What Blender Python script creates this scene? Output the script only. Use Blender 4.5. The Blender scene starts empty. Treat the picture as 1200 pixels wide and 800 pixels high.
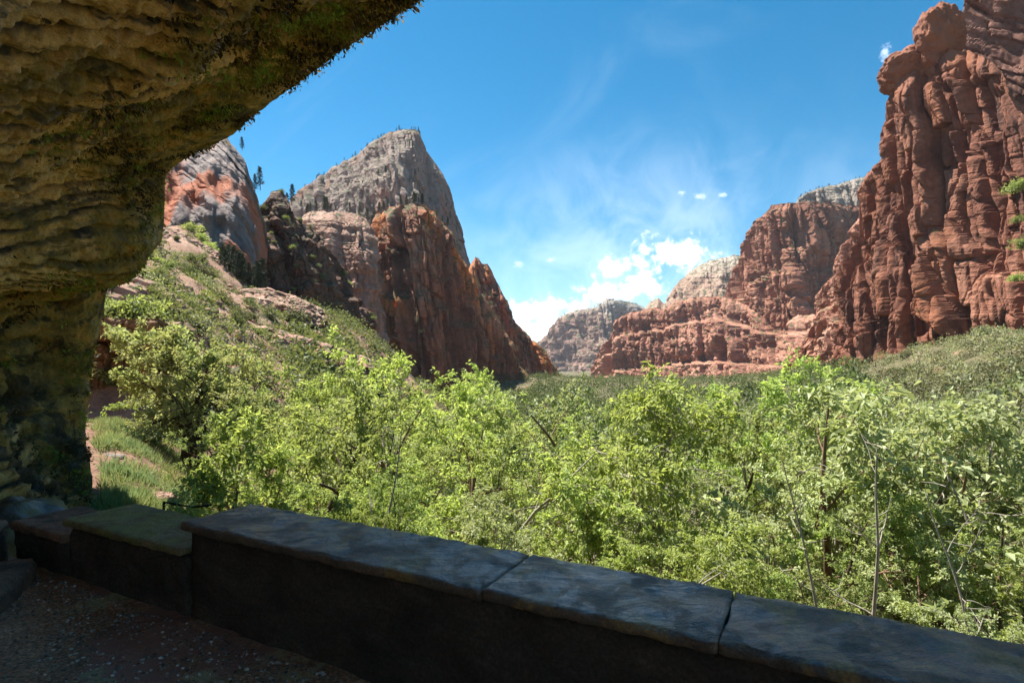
import bpy, math, random
import numpy as np
from mathutils import Vector

# ------------------------------------------------------------------ camera, sky, sun, exposure
SC = bpy.context.scene
COL = SC.collection
F, HX, HY = 667.0, 600.0, 415.0          # photo focal length / principal point in photo pixels (1200x800)

cam = bpy.data.cameras.new("camera")
cam.sensor_width = 36.0
cam.lens = 36.0 * F / 1200.0
cam.shift_y = (HY - 400.0) / 1200.0
cam.clip_start = 0.05
cam.clip_end = 60000
camo = bpy.data.objects.new("camera", cam)
COL.objects.link(camo)
camo.location = (0, 0, 0)
camo.rotation_euler = (math.radians(90), 0, 0)
SC.camera = camo

SUN_AZ = math.radians(-50)               # left of the view direction (+Y)
SUN_EL = math.radians(61)
SKY_STRENGTH = 0.054
EXPOSURE = 1.60

SC.view_settings.view_transform = 'Standard'
SC.view_settings.look = 'None'
SC.view_settings.gamma = 1
SC.view_settings.use_curve_mapping = False
SC.view_settings.exposure = EXPOSURE
SC.cycles.max_bounces = 8
SC.cycles.diffuse_bounces = 6
SC.cycles.glossy_bounces = 3
SC.cycles.transmission_bounces = 4
SC.cycles.transparent_max_bounces = 4
SC.cycles.volume_bounces = 0
SC.cycles.use_denoising = True
SC.cycles.caustics_reflective = False
SC.cycles.caustics_refractive = False


class NT:
    """small helper around a node tree"""
    def __init__(s, tree):
        s.t = tree; s.n = tree.nodes; s.l = tree.links
    def node(s, typ, **kw):
        n = s.n.new(typ)
        for k, v in kw.items():
            setattr(n, k, v)
        return n
    def put(s, sock, v):
        if v is None:
            return
        if isinstance(v, bpy.types.NodeSocket):
            s.l.new(v, sock)
        else:
            sock.default_value = v
    def math(s, op, a, b=None, c=None, clamp=False):
        n = s.node('ShaderNodeMath', operation=op, use_clamp=clamp)
        s.put(n.inputs[0], a); s.put(n.inputs[1], b); s.put(n.inputs[2], c)
        return n.outputs[0]
    def vmul(s, v, xyz):
        n = s.node('ShaderNodeVectorMath', operation='MULTIPLY')
        s.put(n.inputs[0], v); s.put(n.inputs[1], xyz)
        return n.outputs[0]
    def noise(s, v, scale, detail=4, rough=0.55, dist=0.0, lac=2.0):
        n = s.node('ShaderNodeTexNoise')
        s.put(n.inputs['Vector'], v); n.inputs['Scale'].default_value = scale
        n.inputs['Detail'].default_value = detail; n.inputs['Roughness'].default_value = rough
        n.inputs['Distortion'].default_value = dist; n.inputs['Lacunarity'].default_value = lac
        return n.outputs['Fac']
    def ramp(s, f, stops, interp='LINEAR'):
        n = s.node('ShaderNodeValToRGB'); n.color_ramp.interpolation = interp
        e = n.color_ramp.elements
        while len(e) < len(stops):
            e.new(0.5)
        for i, (p, c) in enumerate(stops):
            e[i].position = p
            e[i].color = (c, c, c, 1) if isinstance(c, (int, float)) else (*c, 1)
        s.put(n.inputs[0], f)
        return n.outputs[0]
    def mix(s, f, a, b, mode='MIX'):
        n = s.node('ShaderNodeMix', data_type='RGBA', blend_type=mode)
        s.put(n.inputs[0], f)
        for k, v in ((6, a), (7, b)):
            s.put(n.inputs[k], (*v, 1) if isinstance(v, tuple) and len(v) == 3 else v)
        return n.outputs[2]
    def smooth(s, v, lo, hi):
        n = s.node('ShaderNodeMapRange', interpolation_type='SMOOTHSTEP')
        s.put(n.inputs[0], v); n.inputs[1].default_value = lo; n.inputs[2].default_value = hi
        return n.outputs[0]
    def bump(s, h, strength, dist, normal=None):
        n = s.node('ShaderNodeBump')
        n.inputs['Strength'].default_value = strength; n.inputs['Distance'].default_value = dist
        s.put(n.inputs['Height'], h); s.put(n.inputs['Normal'], normal)
        return n.outputs[0]


def make_world():
    w = bpy.data.worlds.new("World"); SC.world = w; w.use_nodes = True
    nt = NT(w.node_tree); nt.n.clear()
    sky = nt.node('ShaderNodeTexSky', sky_type='NISHITA')
    sky.sun_disc = False
    sky.sun_elevation = SUN_EL; sky.sun_rotation = SUN_AZ
    sky.altitude = 1400; sky.air_density = 1.0; sky.dust_density = 0.3; sky.ozone_density = 3.0
    hsv = nt.node('ShaderNodeHueSaturation')
    hsv.inputs['Hue'].default_value = 0.482
    hsv.inputs['Saturation'].default_value = 1.42; hsv.inputs['Value'].default_value = 1.0
    nt.l.new(sky.outputs[0], hsv.inputs['Color'])
    tc = nt.node('ShaderNodeTexCoord'); d = tc.outputs['Generated']
    sep = nt.node('ShaderNodeSeparateXYZ'); nt.l.new(d, sep.inputs[0])
    az = nt.math('ARCTAN2', sep.outputs[0], sep.outputs[1])
    el = nt.math('ARCSINE', sep.outputs[2])
    cl = [(790, 299, 62, 29), (745, 309, 30, 18), (716, 313, 32, 17), (712, 342, 48, 15), (757, 338, 40, 15),
          (628, 366, 48, 22), (622, 384, 48, 18), (664, 356, 30, 14), (607, 310, 9, 6.5), (646, 304, 8, 4.5),
          (800, 226, 7, 6), (820, 230, 10, 6), (847, 228, 7, 4), (1038, 62, 9, 12), (742, 326, 20, 6), (590, 378, 22, 14),
          (690, 346, 16, 8)]
    best = small = None
    for (px, py, rx, ry) in cl:
        a0 = math.atan2(px - HX, F); e0 = math.atan2(HY - py, math.hypot(F, px - HX))
        k = F / math.hypot(F, px - HX)
        u = nt.math('MULTIPLY', nt.math('SUBTRACT', az, a0), 1.0 / (rx / F * k * k))
        v = nt.math('MULTIPLY', nt.math('SUBTRACT', el, e0), 1.0 / (ry / F * k))
        r = nt.math('SQRT', nt.math('ADD', nt.math('MULTIPLY', u, u), nt.math('MULTIPLY', v, v)))
        m = nt.math('SUBTRACT', 1.0, r)
        if rx < 12:
            small = m if small is None else nt.math('MAXIMUM', small, m)
            continue
        best = m if best is None else nt.math('MAXIMUM', best, m)
    n1 = nt.noise(d, 38, 7, 0.6, 0.3)
    n2 = nt.noise(d, 150, 6, 0.68, 0.4)
    puff = nt.math('ADD', best, nt.math('MULTIPLY', nt.math('SUBTRACT', n1, 0.5), 2.9))
    puff = nt.math('ADD', puff, nt.math('MULTIPLY', nt.math('SUBTRACT', n2, 0.5), 0.8))
    cum = nt.smooth(puff, 0.05, 0.85)
    ns = nt.noise(nt.vmul(d, (1, 1, 1.8)), 80, 7, 0.7, 0.6)
    sm_ = nt.math('ADD', nt.math('MULTIPLY', small, 0.8), nt.math('MULTIPLY', nt.math('SUBTRACT', ns, 0.52), 2.2))
    cum = nt.math('MAXIMUM', cum, nt.math('MULTIPLY', nt.math('MULTIPLY', nt.smooth(sm_, 0.10, 0.95), nt.smooth(small, -0.6, 0.2)), 0.8))
    # thin veil round the cumulus bank and streaky cirrus higher up
    a0 = math.atan2(170, F); e0 = math.atan2(HY - 310, F)
    u = nt.math('MULTIPLY', nt.math('SUBTRACT', az, a0), 1 / 0.46)
    v = nt.math('MULTIPLY', nt.math('SUBTRACT', el, e0), 1 / 0.24)
    r = nt.math('SQRT', nt.math('ADD', nt.math('MULTIPLY', u, u), nt.math('MULTIPLY', v, v)))
    veil = nt.math('MULTIPLY', nt.smooth(r, 1.15, 0.1), nt.smooth(nt.noise(d, 9, 6, 0.6, 0.6), 0.28, 0.72))
    rot = nt.node('ShaderNodeVectorRotate', rotation_type='EULER_XYZ')
    nt.l.new(d, rot.inputs[0]); rot.inputs['Rotation'].default_value = (0.3, 0.9, 0.2)
    st = nt.noise(nt.vmul(rot.outputs[0], (1.2, 6.5, 3.0)), 1.6, 7, 0.62, 0.8)
    cir = nt.math('MULTIPLY', nt.smooth(st, 0.50, 0.85), 0.045)
    thin = nt.math('MAXIMUM', nt.math('MULTIPLY', veil, 0.24), cir)
    c1 = nt.mix(thin, hsv.outputs[0], (12.0, 12.6, 13.4))
    shade = nt.ramp(nt.math('ADD', nt.math('MULTIPLY', puff, 0.25), nt.math('MULTIPLY', nt.noise(d, 55, 6, 0.6, 0.4), 0.8)),
                    [(0.36, (0.56, 0.65, 0.80)), (0.62, (1, 1, 1))])
    cc = nt.mix(1.0, shade, (13.5, 13.5, 13.5), 'MULTIPLY')
    c2 = nt.mix(cum, c1, cc)
    bg = nt.node('ShaderNodeBackground'); bg.inputs[1].default_value = SKY_STRENGTH
    nt.l.new(c2, bg.inputs[0])
    out = nt.node('ShaderNodeOutputWorld'); nt.l.new(bg.outputs[0], out.inputs[0])


make_world()
sd = Vector((math.sin(SUN_AZ) * math.cos(SUN_EL), math.cos(SUN_AZ) * math.cos(SUN_EL), math.sin(SUN_EL)))
sun = bpy.data.lights.new("sun", 'SUN'); sun.energy = 4.8; sun.angle = math.radians(0.53); sun.color = (1.0, 0.95, 0.87)
suno = bpy.data.objects.new("sun", sun); COL.objects.link(suno)
suno.rotation_mode = 'QUATERNION'; suno.rotation_quaternion = sd.to_track_quat('Z', 'Y')
suno.location = sd * 300


# ------------------------------------------------------------------ numeric helpers
def P(px, py, d):
    return np.array([(px - HX) / F * d, d, (HY - py) / F * d])


def _h(ix, iy, iz, seed=0):
    h = (ix.astype(np.int64) * 374761393 + iy.astype(np.int64) * 668265263 + iz.astype(np.int64) * 1274126177 + seed * 974711) & 0xffffffff
    h = ((h ^ (h >> 13)) * 1103515245) & 0xffffffff
    h = ((h ^ (h >> 16)) * 2246822519) & 0xffffffff
    return h ^ (h >> 15)


_g = np.random.RandomState(5).normal(size=(256, 3)); _g /= np.linalg.norm(_g, axis=1)[:, None]


def perlin(x, y, z, seed=0):
    x, y, z = np.broadcast_arrays(np.asarray(x, float), np.asarray(y, float), np.asarray(z, float))
    xi, yi, zi = np.floor(x), np.floor(y), np.floor(z)
    xf, yf, zf = x - xi, y - yi, z - zi
    u, v, w = (t * t * t * (t * (t * 6 - 15) + 10) for t in (xf, yf, zf))
    r = 0
    for dx in (0, 1):
        for dy in (0, 1):
            for dz in (0, 1):
                g = _g[_h(xi + dx, yi + dy, zi + dz, seed) & 255]
                dot = g[..., 0] * (xf - dx) + g[..., 1] * (yf - dy) + g[..., 2] * (zf - dz)
                r = r + dot * (u if dx else 1 - u) * (v if dy else 1 - v) * (w if dz else 1 - w)
    return r * 1.5


def fbm(x, y, z, oct=4, seed=0, rough=0.5):
    r, a = 0, 1.0
    for i in range(oct):
        r = r + a * perlin(x, y, z, seed + i * 17)
        x, y, z = x * 2.03, y * 2.03, z * 2.03
        a *= rough
    return r


def ridged(x, y, z, oct=3, seed=0):
    r, a = 0, 1.0
    for i in range(oct):
        r = r + a * (1 - np.abs(perlin(x, y, z, seed + i * 31)) * 2)
        x, y, z = x * 2.1, y * 2.1, z * 2.1
        a *= 0.5
    return r


def voronoi(x, y, seed=0):
    xi, yi = np.floor(x), np.floor(y)
    f1 = np.full(x.shape, 9.0); f2 = np.full(x.shape, 9.0); idv = np.zeros(x.shape); ix1 = np.zeros(x.shape); iy1 = np.zeros(x.shape)
    for dx in (-1, 0, 1):
        for dy in (-1, 0, 1):
            cx, cy = xi + dx, yi + dy
            h = _h(cx, cy, cx * 0, seed)
            jx = (h & 1023) / 1023.0; jy = ((h >> 10) & 1023) / 1023.0; hv = ((h >> 20) & 1023) / 1023.0
            ddx = x - cx - jx; ddy = y - cy - jy
            dd = np.sqrt(ddx ** 2 + ddy ** 2)
            c = dd < f1
            f2 = np.where(c, f1, np.minimum(f2, dd))
            idv = np.where(c, hv, idv); ix1 = np.where(c, ddx, ix1); iy1 = np.where(c, ddy, iy1)
            f1 = np.where(c, dd, f1)
    return idv, f2 - f1, ix1, iy1


def prism(ws, wz, W, H, seed):
    """straight vertical joints that split a face into prisms, each broken across at its own heights"""
    q = ws / W + 0.45 * perlin(ws / W * 0.45, 0 * ws, 0 * ws + seed, seed)
    i = np.floor(q); f = q - i
    rnd = lambda a, b, k: (_h(a, b, a * 0, seed + k) & 4095) / 4095.0
    h1 = rnd(i, i * 0, 1); h2 = rnd(i, i * 0, 2)
    zz = (wz + (h2 - 0.3) * 1.3 * (f - 0.5) * W) / (H * (0.55 + 0.9 * h1)) + 13 * h1
    j = np.floor(zz); fz = zz - j
    o = rnd(i, j, 3) - 0.5; t = rnd(i, j, 4) - 0.5; g = rnd(i, j, 5) - 0.5
    ed = np.minimum(f, 1 - f)
    return 0.9 * (h2 - 0.5) + 1.1 * o + 0.9 * t * (f - 0.5) + 0.7 * g * (fz - 0.5) - 0.45 * np.exp(-ed / 0.05) - 0.2 * np.exp(-np.minimum(fz, 1 - fz) * H / W / 0.08)


def sstep(a, b, x):
    t = np.clip((x - a) / (b - a), 0, 1)
    return t * t * (3 - 2 * t)


def mesh_np(name, V, quads=None, tris=None, mats=(), smooth=False, attrs=None, uv=None, matidx=None):
    me = bpy.data.meshes.new(name)
    V = np.asarray(V, np.float32)
    me.vertices.add(len(V)); me.vertices.foreach_set('co', V.ravel())
    q = np.zeros((0, 4), np.int32) if quads is None or len(quads) == 0 else np.asarray(quads, np.int32)
    t = np.zeros((0, 3), np.int32) if tris is None or len(tris) == 0 else np.asarray(tris, np.int32)
    loops = np.concatenate([q.ravel(), t.ravel()]).astype(np.int32)
    me.loops.add(len(loops)); me.loops.foreach_set('vertex_index', loops)
    tot = np.concatenate([np.full(len(q), 4, np.int32), np.full(len(t), 3, np.int32)])
    st = np.concatenate([[0], np.cumsum(tot)[:-1]]).astype(np.int32) if len(tot) else np.zeros(0, np.int32)
    me.polygons.add(len(tot)); me.polygons.foreach_set('loop_start', st)
    me.polygons.foreach_set('use_smooth', np.full(len(tot), bool(smooth)))
    if matidx is not None:
        me.polygons.foreach_set('material_index', np.asarray(matidx, np.int32))
    for k, a in (attrs or {}).items():
        at = me.attributes.new(k, 'FLOAT', 'POINT'); at.data.foreach_set('value', np.asarray(a, np.float32))
    if uv is not None:
        l = me.uv_layers.new(name='UVMap'); l.data.foreach_set('uv', np.asarray(uv, np.float32)[loops].ravel())
    for m in mats:
        me.materials.append(m)
    me.update(calc_edges=True)
    me.validate(clean_customdata=False)
    return me


def link(name, data, parent=None, label=None, cat=None, group=None, kind=None):
    o = bpy.data.objects.new(name, data); COL.objects.link(o)
    if parent is not None:
        o.parent = parent
    if label: o['label'] = label
    if cat: o['category'] = cat
    if group: o['group'] = group
    if kind: o['kind'] = kind
    return o


def grid_quads(nu, nv):
    i = np.arange((nu - 1) * (nv - 1)); a = (i // (nv - 1)) * nv + i % (nv - 1)
    return np.stack([a, a + nv, a + nv + 1, a + 1], 1)


def copy_thing(root, loc, rz, scale, label=None, group=None, tilt=(0, 0)):
    r = root.copy(); COL.objects.link(r)
    r.location = loc; r.rotation_euler = (tilt[0], tilt[1], rz)
    r.scale = scale if hasattr(scale, '__len__') else (scale,) * 3
    if label: r['label'] = label
    if group: r['group'] = group
    for ch in root.children:
        c = ch.copy(); COL.objects.link(c); c.parent = r
    return r


# ------------------------------------------------------------------ materials
def new_mat(name):
    m = bpy.data.materials.new(name); m.use_nodes = True
    nt = NT(m.node_tree); nt.n.clear()
    out = nt.node('ShaderNodeOutputMaterial')
    return m, nt, out


def bsdf(nt, out, color, rough=0.85, normal=None, spec=0.3):
    b = nt.node('ShaderNodeBsdfPrincipled')
    nt.put(b.inputs['Base Color'], (*color, 1) if isinstance(color, tuple) and len(color) == 3 else color)
    nt.put(b.inputs['Roughness'], rough); b.inputs['Specular IOR Level'].default_value = spec
    nt.put(b.inputs['Normal'], normal)
    nt.l.new(b.outputs[0], out.inputs[0])
    return b


def rock_mat(name, cols, varnish=(0.06, 0.03, 0.025), vamt=0.5, fs=10.0, bleach=None, bleach_z=None, veg=0.0, orange=None, tilt=(0, 0, 0), strata=0.5, oth=0.54):
    """fs = feature size in metres; cols = three rock colours from dark to light"""
    m, nt, out = new_mat(name)
    geo = nt.node('ShaderNodeNewGeometry'); p = geo.outputs['Position']
    rot = nt.node('ShaderNodeVectorRotate', rotation_type='EULER_XYZ'); nt.l.new(p, rot.inputs[0])
    rot.inputs['Rotation'].default_value = tilt
    q = rot.outputs[0]
    n_big = nt.noise(p, 0.25 / fs, 6, 0.62, 0.4)
    c = nt.ramp(n_big, [(0.30, cols[0]), (0.5, cols[1]), (0.72, cols[2])])
    # bedding: thin darker / lighter beds
    bed = nt.noise(nt.vmul(q, (0.05, 0.05, 1.0)), 1.6 / fs, 7, 0.66, 0.2)
    c = nt.mix(strata * 0.6, c, nt.mix(1.0, c, nt.ramp(bed, [(0.30, 0.50), (0.47, 0.95), (0.55, 1.08), (0.68, 0.72)]), 'MULTIPLY'))
    fine = nt.noise(p, 3.0 / fs, 7, 0.7)
    c = nt.mix(0.75, c, nt.mix(1.0, c, nt.ramp(fine, [(0.28, 0.55), (0.5, 1.0), (0.75, 1.35)]), 'MULTIPLY'))
    if orange:
        fo = nt.smooth(nt.noise(nt.vmul(p, (1, 1, 0.3)), 0.33 / fs, 3, 0.5, 0.5), oth, oth + 0.12)
        c = nt.mix(fo, c, orange)
    # desert varnish running down the face
    sv = nt.noise(nt.vmul(p, (1, 1, 0.07)), 1.1 / fs, 6, 0.65, 0.5)
    sv2 = nt.noise(p, 0.22 / fs, 3, 0.5)
    fv = nt.math('MULTIPLY', nt.smooth(sv, 0.47, 0.66), nt.smooth(sv2, 0.36, 0.62))
    c = nt.mix(nt.math('MULTIPLY', fv, vamt), c, varnish)
    if bleach:
        sepz = nt.node('ShaderNodeSeparateXYZ'); nt.l.new(p, sepz.inputs[0])
        zz = nt.math('ADD', sepz.outputs[2], nt.math('MULTIPLY', nt.math('SUBTRACT', n_big, 0.5), fs * 3))
        fb = nt.smooth(zz, bleach_z[0], bleach_z[1])
        c = nt.mix(fb, c, bleach)
    if veg > 0:
        sn = nt.node('ShaderNodeSeparateXYZ'); nt.l.new(geo.outputs['Normal'], sn.inputs[0])
        nv = nt.noise(p, 2.2 / fs, 5, 0.7)
        f2 = nt.math('MULTIPLY', nt.smooth(sn.outputs[2], 0.42, 0.75), nt.smooth(nv, 0.60 - 0.25 * veg, 0.68 - 0.2 * veg))
        vc = nt.ramp(nt.noise(p, 5.0 / fs, 3), [(0.3, (0.035, 0.05, 0.02)), (0.7, (0.11, 0.12, 0.05))])
        c = nt.mix(f2, c, vc)
    b1 = nt.bump(nt.noise(p, 5.0 / fs, 8, 0.72), 0.7, fs * 0.12)
    b2 = nt.bump(nt.noise(nt.vmul(q, (0.12, 0.12, 1)), 5.0 / fs, 6, 0.7), 0.22, fs * 0.10, b1)
    bsdf(nt, out, c, 0.9, b2, 0.2)
    return m


def leaf_mat(name, dark, light, trans=0.35, gloss=0.42, var=0.25, spec=0.5):
    m, nt, out = new_mat(name)
    at = nt.node('ShaderNodeAttribute', attribute_name='tint')
    oi = nt.node('ShaderNodeObjectInfo')
    c = nt.ramp(at.outputs['Fac'], [(0.0, dark), (1.0, light)])
    h = nt.node('ShaderNodeHueSaturation'); nt.l.new(c, h.inputs['Color'])
    h.inputs['Saturation'].default_value = 0.95
    nt.l.new(nt.math('ADD', 0.488, nt.math('MULTIPLY', oi.outputs['Random'], 0.024)), h.inputs['Hue'])
    r2 = nt.math('FRACT', nt.math('MULTIPLY', oi.outputs['Random'], 7.31))
    nt.l.new(nt.math('ADD', 1 - var, nt.math('MULTIPLY', r2, 2 * var)), h.inputs['Value'])
    col = h.outputs[0]
    b = nt.node('ShaderNodeBsdfPrincipled')
    nt.l.new(col, b.inputs['Base Color']); b.inputs['Roughness'].default_value = gloss
    b.inputs['Specular IOR Level'].default_value = spec
    t = nt.node('ShaderNodeBsdfTranslucent')
    nt.l.new(nt.mix(1.0, col, (1.42, 1.38, 0.85), 'MULTIPLY'), t.inputs[0])
    mx = nt.node('ShaderNodeMixShader'); mx.inputs[0].default_value = trans
    nt.l.new(b.outputs[0], mx.inputs[1]); nt.l.new(t.outputs[0], mx.inputs[2]); nt.l.new(mx.outputs[0], out.inputs[0])
    return m


def bark_mat(name, dark, light):
    m, nt, out = new_mat(name)
    tc = nt.node('ShaderNodeTexCoord'); p = tc.outputs['Object']
    n = nt.noise(nt.vmul(p, (1, 1, 0.25)), 22, 6, 0.7, 0.4)
    c = nt.ramp(n, [(0.3, dark), (0.7, light)])
    bsdf(nt, out, c, 0.9, nt.bump(n, 0.7, 0.03), 0.2)
    return m


M = {}
M['leaf_fresh'] = leaf_mat('leaf_fresh', (0.185, 0.248, 0.052), (0.405, 0.475, 0.155), 0.48, 0.55, 0.22, 0.25)
M['leaf_mid'] = leaf_mat('leaf_mid', (0.150, 0.200, 0.050), (0.350, 0.400, 0.140), 0.45, 0.55, 0.28, 0.25)
M['leaf_silver'] = leaf_mat('leaf_silver', (0.210, 0.260, 0.100), (0.460, 0.500, 0.260), 0.40, 0.5, 0.2, 0.35)
M['leaf_sage'] = leaf_mat('leaf_sage', (0.150, 0.170, 0.082), (0.340, 0.350, 0.190), 0.32, 0.6, 0.28, 0.2)
M['leaf_pale'] = leaf_mat('leaf_pale', (0.210, 0.245, 0.095), (0.430, 0.465, 0.215), 0.42, 0.6, 0.2, 0.2)
M['leaf_olive'] = leaf_mat('leaf_olive', (0.100, 0.100, 0.050), (0.220, 0.210, 0.110), 0.25, 0.6, 0.3, 0.2)
M['leaf_bush'] = leaf_mat('leaf_bush', (0.085, 0.112, 0.036), (0.220, 0.245, 0.095), 0.3, 0.6, 0.3, 0.2)
M['leaf_woods'] = leaf_mat('leaf_woods', (0.050, 0.072, 0.024), (0.160, 0.185, 0.070), 0.25, 0.6, 0.3, 0.2)
M['needle'] = leaf_mat('needle', (0.018, 0.032, 0.014), (0.055, 0.075, 0.030), 0.1, 0.7, 0.25)
M['bark_dark'] = bark_mat('bark_dark', (0.030, 0.020, 0.014), (0.12, 0.085, 0.06))
M['bark_brown'] = bark_mat('bark_brown', (0.09, 0.055, 0.035), (0.26, 0.17, 0.11))
M['bark_pale'] = bark_mat('bark_pale', (0.20, 0.17, 0.13), (0.44, 0.40, 0.33))


# ------------------------------------------------------------------ terrain
GP = []          # control points: azimuth (rad), ln d, z


def gp(px, *dz):
    for d, z in dz:
        GP.append((math.atan2(px - HX, F), math.log(math.hypot((px - HX) / F * d, d)), z))


gp(-300, (2, -2.4), (6, -2.4), (10, -1.5), (20, 2), (60, 14), (150, 34), (400, 60), (2000, 40))
gp(60, (2, -2.4), (6, -2.5), (9, -2.75), (14, -2.2), (20, -2.4), (24.5, -2.6), (28.5, 1.2), (60, 9), (130, 26), (300, 45), (2000, 30))
gp(130, (8, -2.75), (12, -2.35), (17, -2.0), (21, -2.4), (24.8, -2.8), (28.5, 1.4), (40, 4.3), (60, 8.2), (90, 15), (130, 24), (170, 33), (300, 42))
gp(210, (6, -2.6), (9, -2.85), (12, -3.1), (17, -3.3), (24.5, -3.2), (29.5, 0.6), (40, 2.0), (60, 5.5), (100, 16), (140, 28), (160, 37), (300, 50))
gp(300, (3, -2.4), (6, -2.9), (10, -4.4), (20, -6.2), (40, -5), (70, 0), (100, 7), (150, 13.5), (190, 19), (215, 25), (300, 44))
gp(255, (100, 12), (140, 22), (165, 30), (200, 36))
gp(350, (100, 3), (150, 10.5), (200, 16), (225, 19))
gp(400, (8, -4.2), (15, -7), (40, -9), (90, -2), (150, 6), (230, 16), (330, 16), (420, 12), (1000, 0))
gp(480, (5, -3.4), (10, -5.4), (20, -8.5), (50, -13), (120, -14), (300, -22), (440, -25), (1000, -20))
gp(600, (3, -2.6), (5, -3.4), (8, -5), (14, -7.4), (30, -12), (100, -23), (300, -27), (550, -22), (700, -32), (1500, -60), (3000, -90))
gp(760, (3, -2.6), (5, -3.4), (8, -5.2), (14, -7.6), (30, -12), (100, -22), (400, -28), (900, -38), (1500, -60), (3000, -90), (10000, -150))
gp(880, (5, -3.6), (8, -5.2), (14, -7.5), (30, -11.5), (100, -19), (400, -24), (900, -38), (2500, -80))
gp(1000, (4, -3.2), (8, -5.0), (14, -7), (30, -10.0), (60, -13), (120, -14), (200, -11), (330, -7), (600, -10), (2500, -50))
gp(1150, (2.5, -2.6), (5, -4.0), (12, -6), (30, -8), (60, -9), (110, -6.0), (160, 0.5), (220, 5), (400, 8), (2500, -40))
gp(1400, (2, -2.4), (5, -3.6), (12, -5.4), (30, -6.4), (60, -5), (110, 1), (180, 9), (400, 12), (2500, 0))
gp(2200, (2, -2.4), (10, -4), (60, -4), (200, 10), (2500, 0))
for azb in (-2.3, 3.0, 2.2):
    for dd, zz in ((2, -2.4), (8, -2.4), (60, 0), (400, 10), (3000, 0)):
        GP.append((azb, math.log(dd), zz))
GP = np.array(GP)
_C = GP[:, :2] * np.array([2.6, 1.0])


def _U(r2):
    return np.where(r2 > 1e-12, r2 * np.log(np.maximum(r2, 1e-12)), 0)


_n = len(_C)
_K = _U(((_C[:, None] - _C[None]) ** 2).sum(2)) + np.eye(_n) * 0.02
_Pm = np.concatenate([np.ones((_n, 1)), _C], 1)
_sol = np.linalg.solve(np.block([[_K, _Pm], [_Pm.T, np.zeros((3, 3))]]), np.concatenate([GP[:, 2], np.zeros(3)]))


def ground(x, y, rough=True):
    x = np.asarray(x, float); y = np.asarray(y, float); sh = x.shape
    x = x.ravel(); y = y.ravel()
    r = np.maximum(np.hypot(x, y), 1.5)
    C = np.stack([np.arctan2(x, y) * 2.6, np.log(r)], 1)
    z = np.empty(len(x))
    for i in range(0, len(x), 20000):
        c = C[i:i + 20000]
        z[i:i + 20000] = _U(((c[:, None] - _C[None]) ** 2).sum(2)) @ _sol[:_n] + _sol[_n] + c @ _sol[_n + 1:]
    # nothing of the ground may stand above the platform round the camera
    z = np.where(r < 5, np.minimum(z, -2.0 - 0.1 * np.maximum(r - 2, 0)), z)
    if rough:
        a = np.clip((r - 5) / 60, 0.05, 1)
        z = z + a * (2.0 * fbm(x / 22, y / 22, 0, 4, 3) + 0.25 * fbm(x / 3, y / 3, 0, 3, 4)) + np.clip((r - 80) / 200, 0, 1) * 3.5 * fbm(x / 70, y / 70, 0, 3, 9) + np.clip((r - 60) / 80, 0, 1) * (1.9 * fbm(x / 17, y / 17, 0, 3, 19) + 0.8 * np.abs(fbm(x / 7, y / 7, 0, 2, 29)))
        z = z + np.clip((r - 6) / 20, 0, 1) * 0.12 * fbm(x / 0.9, y / 0.9, 0, 3, 5)
    return z.reshape(sh)


def gz(x, y):
    return float(ground(np.array([x]), np.array([y]))[0])


def ground_mat():
    m, nt, out = new_mat('ground_soil')
    geo = nt.node('ShaderNodeNewGeometry'); p = geo.outputs['Position']
    soil = nt.ramp(nt.noise(p, 0.12, 7, 0.65, 0.4), [(0.28, (0.19, 0.105, 0.070)), (0.5, (0.31, 0.185, 0.125)), (0.72, (0.43, 0.29, 0.21))])
    soil = nt.mix(0.6, soil, nt.mix(1.0, soil, nt.ramp(nt.noise(p, 1.6, 7, 0.7), [(0.3, 0.55), (0.7, 1.3)]), 'MULTIPLY'))
    dry = nt.ramp(nt.noise(p, 0.7, 5, 0.7), [(0.3, (0.055, 0.058, 0.028)), (0.55, (0.12, 0.105, 0.055)), (0.8, (0.21, 0.155, 0.10))])
    sp = nt.node('ShaderNodeSeparateXYZ'); nt.l.new(p, sp.inputs[0])
    bias = nt.smooth(sp.outputs[0], -25, 25)          # more scrub towards the valley, barer rock on the left slope
    f = nt.smooth(nt.math('ADD', nt.noise(p, 0.09, 6, 0.68, 0.5), nt.math('MULTIPLY', bias, 0.20)), 0.51, 0.62)
    c = nt.mix(f, soil, dry)
    b1 = nt.bump(nt.noise(p, 1.3, 8, 0.72), 0.8, 0.5)
    bsdf(nt, out, c, 0.95, b1, 0.15)
    return m


M['ground'] = ground_mat()


def build_ground():
    az = np.concatenate([np.linspace(-math.pi, -1.05, 40, endpoint=False), np.linspace(-1.05, 1.05, 560), np.linspace(1.05, math.pi, 40)[1:]])
    rr = np.exp(np.concatenate([[math.log(1.2)], np.linspace(math.log(2.5), math.log(600), 330), np.linspace(math.log(620), math.log(9000), 50)]))
    A, R = np.meshgrid(az, rr, indexing='ij')
    X = R * np.sin(A); Y = R * np.cos(A); Z = ground(X, Y)
    V = np.stack([X, Y, Z], -1).reshape(-1, 3)
    c = len(V)
    V = np.concatenate([V, [[0, 0, -2.2]]])
    nu, nv = len(az), len(rr)
    tris = [(c, (i + 1) * nv, i * nv) for i in range(nu - 1)]
    me = mesh_np('ground', V, grid_quads(nu, nv)[:, ::-1], tris, [M['ground']], True)
    link('ground', me, None, 'sandy red canyon slopes and valley floor under the scrub and trees', 'ground', None, 'structure')


build_ground()


# ------------------------------------------------------------------ cliffs
CL = {}


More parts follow.
